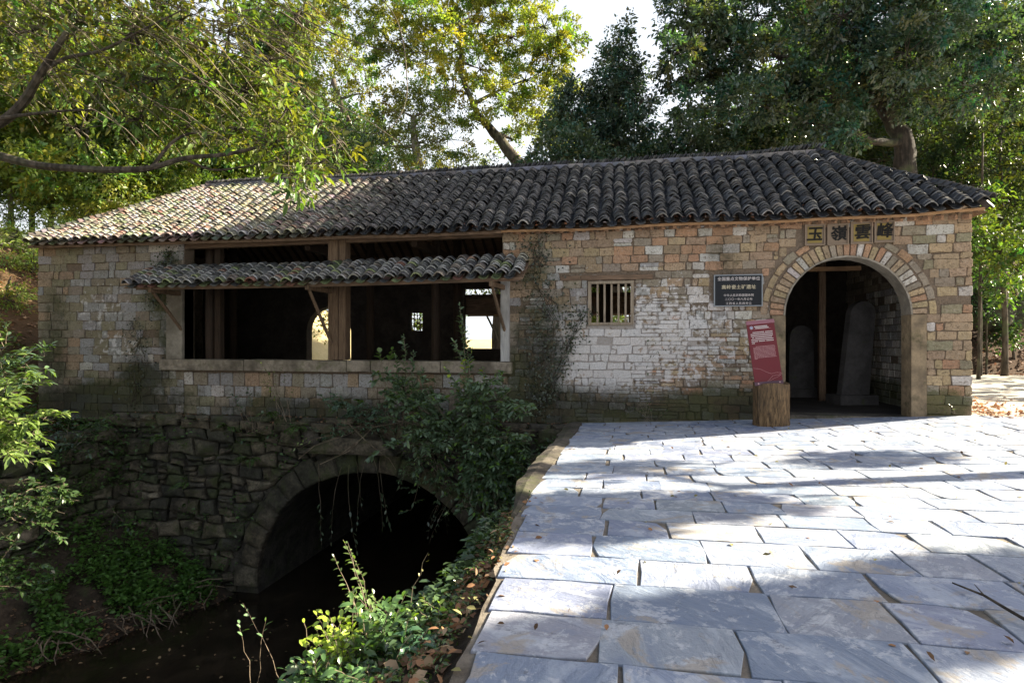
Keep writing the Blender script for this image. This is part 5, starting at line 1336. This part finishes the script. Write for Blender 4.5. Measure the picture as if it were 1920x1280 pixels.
o = mb.build('tangled_roots', M_TWIG); o['kind'] = 'stuff'
pts = []
for k in range(1500):
    x = rs.uniform(-12, -1.1); y = rs.uniform(SY - .1, 0); pts.append((x, y, ledge(x, y) + .03))
cover('ledge_leaf_litter', pts, .07, [(.22,.13,.08), (.14,.085,.05), (.06,.09,.03)], 133, M_DRY)
pts = []
for k in range(4200):                                  # small plants on the rubble
    x = rs.uniform(-12, -1.3); z = rs.uniform(-4, -.4)
    if math.hypot(x - SCX, z - SCZ) < SR + .45 or nz(x, z, 5, 1.0) < (.08 if x < -3.5 else -.3): continue
    pts.append((x, SY - .1 - rs.random() * .15, z))
cover('wall_ground_cover', pts, .085, (.07, .12, .045), 134, M_LEAFG)
pts = []
for k in range(12000):
    t = rs.uniform(0, 8); z = rs.uniform(-4.2, -.2) ; f = nz(t, z, 11, .9)
    if f < -.02: continue
    q = Vector((-12.1, SY + .1, 0)) + Vector(Aw) * t + Vector(Nw) * (.12 + rs.random() * .3); pts.append((q.x, q.y, z))
cover('wing_wall_creeper', pts, .09, (.075, .14, .04), 135)
pts = []
for k in range(16000):                                 # dark growth filling the corner between wall, bank and pavilion
    x = rs.uniform(-17, -12.2); y = rs.uniform(-8, .0) ; g_ = ground_left(x, y)
    if nz(x, y, 31, .8) < -.25: continue
    pts.append((x, y, g_ + rs.random() ** 1.5 * (.25 + .9 * max(0, nz(x, y, 14, .7) + .2))))
cover('corner_undergrowth', pts, .13, [(.055, .10, .03), (.04, .07, .028), (.08, .13, .04)], 136, M_LEAFG, wid=.42, up=.5)
pts = []
for k in range(6500):                                  # the steep bank below the kerb
    y = rs.uniform(-9.5, -.6); t_ = rs.random(); x = -1.2 - t_ * (.15 + 1.0 * sstep(-8.2, -9.8, y) if y < -4.6 else .35); z_ = right_bank(x, y) if y < -4.7 else rs.uniform(-4.2, -.4)
    if nz(x * .5, y, z_, 1.3) < -.2: continue
    pts.append((x - rs.random() * .12, y, z_ + rs.random() * .15))
cover('kerb_bank_creeper', pts, .085, [(.06, .10, .045), (.045, .08, .035)], 137, M_LEAFG, wid=.45)
# hanging twigs and small leaves in the arch
hm = []
for (u, v) in ((597,900),(640,905),(655,900),(685,890),(700,888),(712,892),(668,894)):
    a = at_y(u, v - 30, SY - .3); L = rs.uniform(60, 170); b = at_y(u + rs.uniform(-22, 30), v + L, SY - .35); hm.append((tuple(a), tuple(b)))
plant('hanging_creeper', 'thin bare creeper strands dangling in front of the culvert mouth', hm[0][0], hm, leaf=.11, per=5, col=(.09,.13,.08), seed=140, cat='creeper', r=.003, start=.5, fan=.5)
hm = []
for k in range(9):
    a = at_y(rs.uniform(815, 850), rs.uniform(930, 960), SY - .3); b = at_y(rs.uniform(790, 850), rs.uniform(975, 1020), SY - .35); hm.append((tuple(a), tuple(b)))
plant('hanging_creeper', 'tuft of twigs hanging at the right shoulder of the culvert', hm[0][0], hm, leaf=.09, per=7, col=(.05,.07,.05), seed=141, cat='creeper', r=.003)
mb = MB()
for pl_ in ([(650,790),(690,830),(730,860),(742,880)], [(640,850),(680,820),(700,800),(760,790)], [(600,870),(655,845),(700,800)], [(560,860),(590,835),(650,815),(680,800)]):
    mb.tube([Vector(at_y(u, v, SY - .45)) for u, v in pl_], [.012, .010, .007, .004], 4, cap=False)
tag(mb.build('bare_vine', M_TWIG), 'bare woody vine sprawled over the slab above the culvert', 'vine')

# ------------------------------------------------------------------ foreground bank plants
def fgplant(label, bpx, bz, tg, dz=0, **kw):
    b = at_z(bpx[0], bpx[1], bz); d = float(np.dot(b - CAM, _F)); st_ = []
    for t in tg:
      for q_ in range(kw.get('per') > 6 and 4 or 1):
        a = Vector(b) + Vector((rs.uniform(-.16, .16), rs.uniform(-.16, .16), 0)); j_ = 14 if q_ else 0; st_.append((tuple(a), tuple(wx(t[0] + rs.gauss(0, j_), t[1] + abs(rs.gauss(0, j_)), d + rs.uniform(-.3, .3)))))
    kw['per'] = kw['per'] * 2
    return plant('bank_plant', label, tuple(b), st_, group='leafy weeds on the near bank', **kw)
FG = (.085, .16, .055)
fgplant('tall two-stemmed weed with curled pale leaves, rising before the dark culvert', (705, 1230), -.75, [(650,1015),(662,1100),(700,1110)], leaf=.06, per=8, col=(.17,.25,.08), seed=151, start=.45, r=.005, wid=.5)
fgplant('single bent seedling with two curled leaves at the left of the near bank', (510, 1290), -.9, [(455,1135),(448,1165),(498,1160)], leaf=.06, per=4, col=(.13,.22,.10), seed=152, start=.7, r=.004, wid=.45)
fgplant('bare upright stalk with one withered leaf, right of the tall weed', (787, 1190), -.55, [(806,1035),(795,1110)], leaf=.035, per=3, col=(.25,.24,.10), seed=153, start=.6, r=.004)
fgplant('clump with broad sunlit yellow leaves on the left of the near bank', (660, 1280), -.8, [(600,1145),(610,1160),(598,1175),(640,1150),(655,1170),(620,1200),(585,1200)], leaf=.085, per=7, col=(.30,.40,.05), seed=154, wid=.5)
fgplant('dense leafy clump in the middle of the near bank', (700, 1260), -.72, [(660,1120),(690,1150),(720,1120),(745,1110),(700,1180),(735,1165),(765,1140),(680,1200),(725,1200)], leaf=.09, per=10, col=FG, seed=155, wid=.45, bright=(.25,.36,.07))
fgplant('clump of long hanging blue-green leaves nearest the slabs', (770, 1285), -.6, [(760,1170),(790,1190),(770,1210),(740,1215),(800,1180),(815,1215),(750,1240)], leaf=.11, per=8, col=(.06,.13,.07), seed=156, wid=.38, droop=.6)
fgplant('low leafy clump at the bottom left of the near bank', (600, 1330), -.85, [(550,1240),(575,1225),(600,1215),(620,1240),(560,1270),(590,1265),(640,1235),(530,1275),(650,1260)], leaf=.085, per=10, col=(.09,.17,.06), seed=157, wid=.45, bright=(.25,.36,.07))
fgplant('leafy clump at the very bottom of the near bank', (700, 1340), -.7, [(660,1250),(690,1240),(720,1255),(745,1270),(680,1275),(640,1280),(710,1280)], leaf=.10, per=9, col=FG, seed=158, wid=.42, droop=.5)
fgplant('bright small-leaved clump where the bank meets the culvert shadow', (820, 1185), -.5, [(790,1115),(805,1130),(830,1120),(845,1135),(775,1140),(815,1150),(860,1110)], leaf=.06, per=11, col=(.16,.24,.07), seed=159, wid=.45)
pts = []
for k in range(4200):
    y = rs.uniform(-11.5, -6.4); w_ = .16 + .42 * sstep(-7.0, -10.5, y); x = -1.0 - abs(rs.gauss(0, w_)) + .02
    pts.append((x, y, max(right_bank(x, y), -1.5) + rs.uniform(.0, .10)))
cover('bank_weeds', pts, .042, [(.10,.16,.05), (.07,.12,.04), (.18,.23,.09)], 160, M_LEAFG, wid=.4, up=.3)
pts = []
for k in range(1500):
    y = rs.uniform(-11.6, -6.6); w_ = .14 + .5 * sstep(-7.0, -10.5, y); x = -.96 - abs(rs.gauss(0, w_)); pts.append((x, y, max(right_bank(x, y), -1.5) + rs.uniform(.0, .06)))
cover('bank_dead_leaves', pts, .085, [(.42,.22,.12), (.30,.17,.10), (.48,.33,.20), (.17,.10,.06)], 161, M_DRY, wid=.62)
# ------------------------------------------------------------------ litter and twigs on the pavement
pts = []
for k in range(260):
    x = rs.uniform(-.9, 9); y = rs.uniform(-12, -.3); pts.append((x, y, pave_z(x, y) + .014))
for k in range(60):
    y = rs.uniform(-10.8, -7.0); x = -1.0 + abs(rs.gauss(0, .12)); pts.append((x, y, pave_z(x, y) + .016))
cover('scattered_dead_leaves', pts, .055, [(.30,.16,.08), (.16,.10,.06), (.26,.24,.10)], 170, M_DRY, wid=.5)
pts = []
for k in range(900):
    x = 6.45 + abs(rs.gauss(0, .9)); y = rs.uniform(-.4, 4.5) - .2 * (x - 6.4); pts.append((x, y, pave_z(6.42, 0) + .02))
cover('corner_leaf_litter', pts, .09, [(.34,.18,.11), (.22,.12,.08), (.42,.30,.20)], 171, M_DRY, wid=.6)
pts = []
for k in range(9000):
    x = rs.uniform(9, 26); y = 15.8 + rs.random() ** 1.5 * 14; pts.append((x, y, ground_back(x, y) + .04))
cover('forest_leaf_litter', pts, .16, [(.20,.11,.08), (.14,.08,.06), (.30,.19,.14)], 172, M_DRY, wid=.6)
pts = []
for k in range(1300):                                  # leaves caught in the roof troughs
    x = rs.uniform(-4, 5.5); u = rs.random() ** 1.7 * .9; i = round((x - EL) / .285); x = EL + i * .2853 + rs.gauss(0, .03); y = lerp(EY, RY, u)
    if lerp(ER, RR, u) > x: pts.append((x, y, slope_z(y) + sag(x, u) + .04))
cover('roof_dead_leaves', pts, .07, [(.36,.16,.09), (.24,.12,.08), (.30,.26,.24), (.34,.30,.30)], 173, M_DRY, wid=.6)
mb = MB(); a = at_z(1786, 1092, .02); b = at_z(1955, 1180, .02)
mb.tube([a, Vector(a).lerp(Vector(b), .35) + Vector((.02, .0, .012)), Vector(a).lerp(Vector(b), .7) + Vector((-.01, .01, .015)), b], [.005, .008, .009, .010], 6)
mb.tube([Vector(a).lerp(Vector(b), .35) + Vector((.02, 0, .012)), Vector(a).lerp(Vector(b), .30) + Vector((.05, .12, .02))], [.005, .002], 4)
tag(mb.build('fallen_branch', M_BARK), 'thin dark fallen branch lying on the slabs at the lower right', 'branch')
pts = []
for k in range(420):                                   # leaves drifting on the stream
    x = rs.uniform(-11, -3.5); y = rs.uniform(-9, -.8)
    if nz(x, y, 2, .9) > -.05: pts.append((x, y, -4.285))
cover('floating_leaves', pts, .07, [(.20,.13,.07), (.30,.22,.12), (.12,.12,.05)], 175, M_DRY, wid=.6, up=1.0)
# ------------------------------------------------------------------ hillside shrubs left of the pavilion
pts = []
for k in range(26000):
    x = -15.3 - rs.random() ** 1.3 * 20; y = rs.uniform(-9, 9); g_ = ground_left(x, y) if y < 6.6 else ground_back(x, y)
    f = nz(x, y, 21, .45)
    if f < -.02: continue
    pts.append((x, y, g_ + rs.uniform(0, .9) * min(1, .3 + f * 3)))
cover('hillside_undergrowth', pts, .16, [(.20,.27,.06), (.12,.18,.04), (.26,.30,.08)], 180, M_LEAF, wid=.4, up=.4)
pts = []
for k in range(7000):
    x = -13.5 - rs.random() * 9; y = rs.uniform(-9, 8); g_ = ground_left(x, y) if y < 6.6 else ground_back(x, y); pts.append((x, y, g_ + .04))
cover('hillside_leaf_litter', pts, .12, [(.34,.18,.09), (.22,.12,.07), (.42,.27,.16)], 181, M_DRY, wid=.6)
hs = random.Random(44)
for i, (u, v, Y, r_) in enumerate(((30,455,6.5,40),(110,420,8.5,34),(-30,500,4,50),(60,500,5.0,34),(15,560,2.5,26),(150,400,10,30),(20,400,10,40))):
    c_ = pxc([(u + hs.uniform(-r_, r_) * .7, v + hs.uniform(-r_, r_) * .5, r_ * hs.uniform(.4, .6)) for _ in range(7)], Y, .5, 90 + i); p = at_y(u, v + r_, Y); g_ = ground_left(p[0], p[1]) if p[1] < 6.6 else gz(p[0], p[1])
    wh = ['beside the eaves corner', 'behind the left roof corner', 'at the picture edge', 'touching the left wall', 'low on the orange bank', 'under the forest trunks', 'highest on the slope'][i]
    make_tree('hillside_shrub', f'sunlit yellow-green shrub on the slope left of the pavilion, {wh}', [(p[0], p[1], g_ - .1, .05), (p[0], p[1], g_ + .5, .04), (p[0] + .1, p[1], max(g_ + .8, p[2]), .02)], c_, leaf=.12, subs=26, per=24, col=(.20,.26,.06), seed=190 + i, subr=.22, cat='shrub', group='shrubs on the left slope', wid=.35)
# low shrubs and dark understory right of the pavilion
for i, (u, v, Y, r_, lab) in enumerate(((1850,560,16.5,34,'dark shrub at the foot of the slope right of the pavilion corner'), (1900,560,18,40,'dark shrub beside the boulder at the right edge'), (1880,620,17,26,'low shrub in the leaf litter above the road'), (1840,480,15,40,'taller shaded shrub against the pavilion corner'), (1915,470,20,44,'leafy shrub high on the right slope'))):
    hs = random.Random(300 + i); c_ = pxc([(u + hs.uniform(-r_, r_) * .8, v + hs.uniform(-r_, r_) * .7, r_ * hs.uniform(.35, .6)) for _ in range(9)], Y, .7, 90 + i); p = at_y(u, v + r_, Y); g_ = gz(p[0], p[1]) if p[0] > 8.9 and Y > 15.8 else .1
    make_tree('woodland_shrub', lab, [(p[0], p[1], g_ - .1, .06), (p[0], p[1], g_ + .5, .05), (p[0], p[1], max(p[2], g_ + .7), .03)], c_, leaf=.14, subs=20, per=26, col=(.045,.085,.03), seed=310 + i, subr=.26, cat='shrub')
for (u, v, Y, s, lab) in ((1850, 575, 17.5, 1.15, 'large dark rounded boulder on the right slope'), (1900, 590, 18.0, .8, 'mossy boulder behind the larger one at the right edge')):
    p = at_y(u, v, Y); mb = MB(); n1_, n2_ = 14, 9; vs = []
    for j in range(n2_ + 1):
        for i in range(n1_):
            th = math.pi * j / n2_; ph = 2 * math.pi * i / n1_; d = Vector((math.sin(th) * math.cos(ph), math.sin(th) * math.sin(ph), math.cos(th))); k = s * (1 + .25 * mnoise.noise(d * 1.6 + Vector((u, 0, 0))))
            vs.append(Vector(p) + Vector((d.x * k * .8, d.y * k * .7, d.z * k * 1.05)))
    mb.add(vs, [(j*n1_ + i, (j+1)*n1_ + i, (j+1)*n1_ + (i+1) % n1_, j*n1_ + (i+1) % n1_) for j in range(n2_) for i in range(n1_)], (.10, .10, .07)); tag(mb.build('boulder', M_STONE, None, p, True), lab, 'boulder')
# small tree beyond the rear openings
for i, (u, v, Y, r_, lab) in enumerate(((905,548,12,30,'leafy tree seen through the top of the rear opening'), (600,600,14,26,'leafy shrub seen through the small rear arch'), (1150,545,13,36,'leafy tree seen through the bars of the window'), (790,600,10,20,'tangled shrub seen through the lattice window'), (1150,610,16,22,'low shrub seen through the bars of the window'))):
    hs = random.Random(400 + i); c_ = pxc([(u + hs.uniform(-r_, r_) * 1.3, v + hs.uniform(-r_, r_) * .4, r_ * .5) for _ in range(7)], Y, .6, 95 + i); p = at_y(u, 640, Y)
    make_tree('woodland_shrub', lab, [(p[0] + .8, p[1], 0, .07), (p[0] + .7, p[1], 1.5, .05), (c_[0][0], c_[0][1], c_[0][2], .03)], c_, leaf=.13, subs=14, per=22, col=(.16,.20,.05), seed=410 + i, subr=.26, cat='shrub')
# ------------------------------------------------------------------ roadside trees to the right, outside the frame; they throw the shade on the pavement
def shade_tree(label, spots, tvals, base, seed, leaf=.16, subs=70, per=34):
    cl = []; hs = random.Random(seed)
    for (x, y, r_) in spots:
        t = tvals[0] + (tvals[1] - tvals[0]) * hs.random(); cl.append((x + SUN_DIR.x * t, y + SUN_DIR.y * t, SUN_DIR.z * t, r_))
    cz = max(c[2] for c in cl); mx = sum(c[0] for c in cl) / len(cl); my = sum(c[1] for c in cl) / len(cl)
    make_tree('roadside_tree', label, [(base[0], base[1], -.3, .3), (lerp(base[0], mx, .4), lerp(base[1], my, .4), cz * .45, .24), (mx, my, cz * .85, .12)], cl, leaf=leaf, subs=subs, per=per, col=(.06, .09, .03), seed=seed, subr=.13, surf=.3, twig=True)

DENS, LS, MINS = 1.3, 1.0, 16
def sh(lst, z=-.03):
    out = []
    for (u, v, r_) in lst: p = at_z(u, v, z); out.append((p[0], p[1], r_))
    return out
shade_tree('roadside tree right of the pavement, outside the view, throwing the narrow bands of shade', sh([(1010,940,.30),(1070,945,.34),(1140,950,.36),(1220,952,.38),(1300,950,.36),(1380,945,.36),(1570,858,.3),(1680,862,.3),(1110,868,.45),(1200,872,.4),(1030,985,.14),(1100,990,.12)]), (12.5, 15.5), (13.5, -2.0), 501)
shade_tree('roadside tree nearest the camera on the right, outside the view, shading the lower slabs', sh([(1920,1080,.28),(1850,1100,.28),(1780,1120,.26),(1700,1130,.28),(1620,1150,.26),(1540,1165,.26),(1460,1170,.24),(1380,1180,.24),(1900,1105,.26),(1800,1150,.22),(1700,1165,.2),(1300,1195,.24),(1230,1215,.22),(1160,1225,.22),(1080,1235,.20),(1000,1250,.20),(1020,1285,.18),(1100,1280,.2),(1220,1270,.21),(1330,1250,.21),(1430,1225,.22),(1520,1205,.2),(1400,1275,.2),(1500,1250,.18),(1600,1200,.18),(1970,1090,.3)]), (12, 15), (12.5, -6.5), 502, leaf=.15, subs=90)

shade_tree('roadside tree behind the pavement on the right, outside the view, shading the road', sh([(1830,715,.7),(1880,710,.9),(1930,722,.8),(1850,745,.5),(1910,750,.5),(1800,735,.5),(1960,705,1.0),(1870,730,.6)], .1), (9, 13), (25, 6), 503, subs=30)

# unseen trees added behind and beside the viewpoint to shade wall and stream
k_ = 0
for (x_, y_) in ((-26,-14),(-22,-22),(-17,-27),(-20,-10),(-30,-20),(14,-32),(21,-27)):
    o = copy_tree(PROT[(k_ * 2 + 1) % 3]); o.location = (x_, y_, .3); o.rotation_euler = (0, 0, k_ * 1.3); o.scale = (1.1, 1.1, .95)
    o['label'] = f"unseen tree added behind the viewpoint for shade, {ords[k_] if k_ < 13 else ('fourteenth' if k_ == 13 else 'fifteenth')} of its row"; o['group'] = 'unseen trees added behind the viewpoint'; k_ += 1
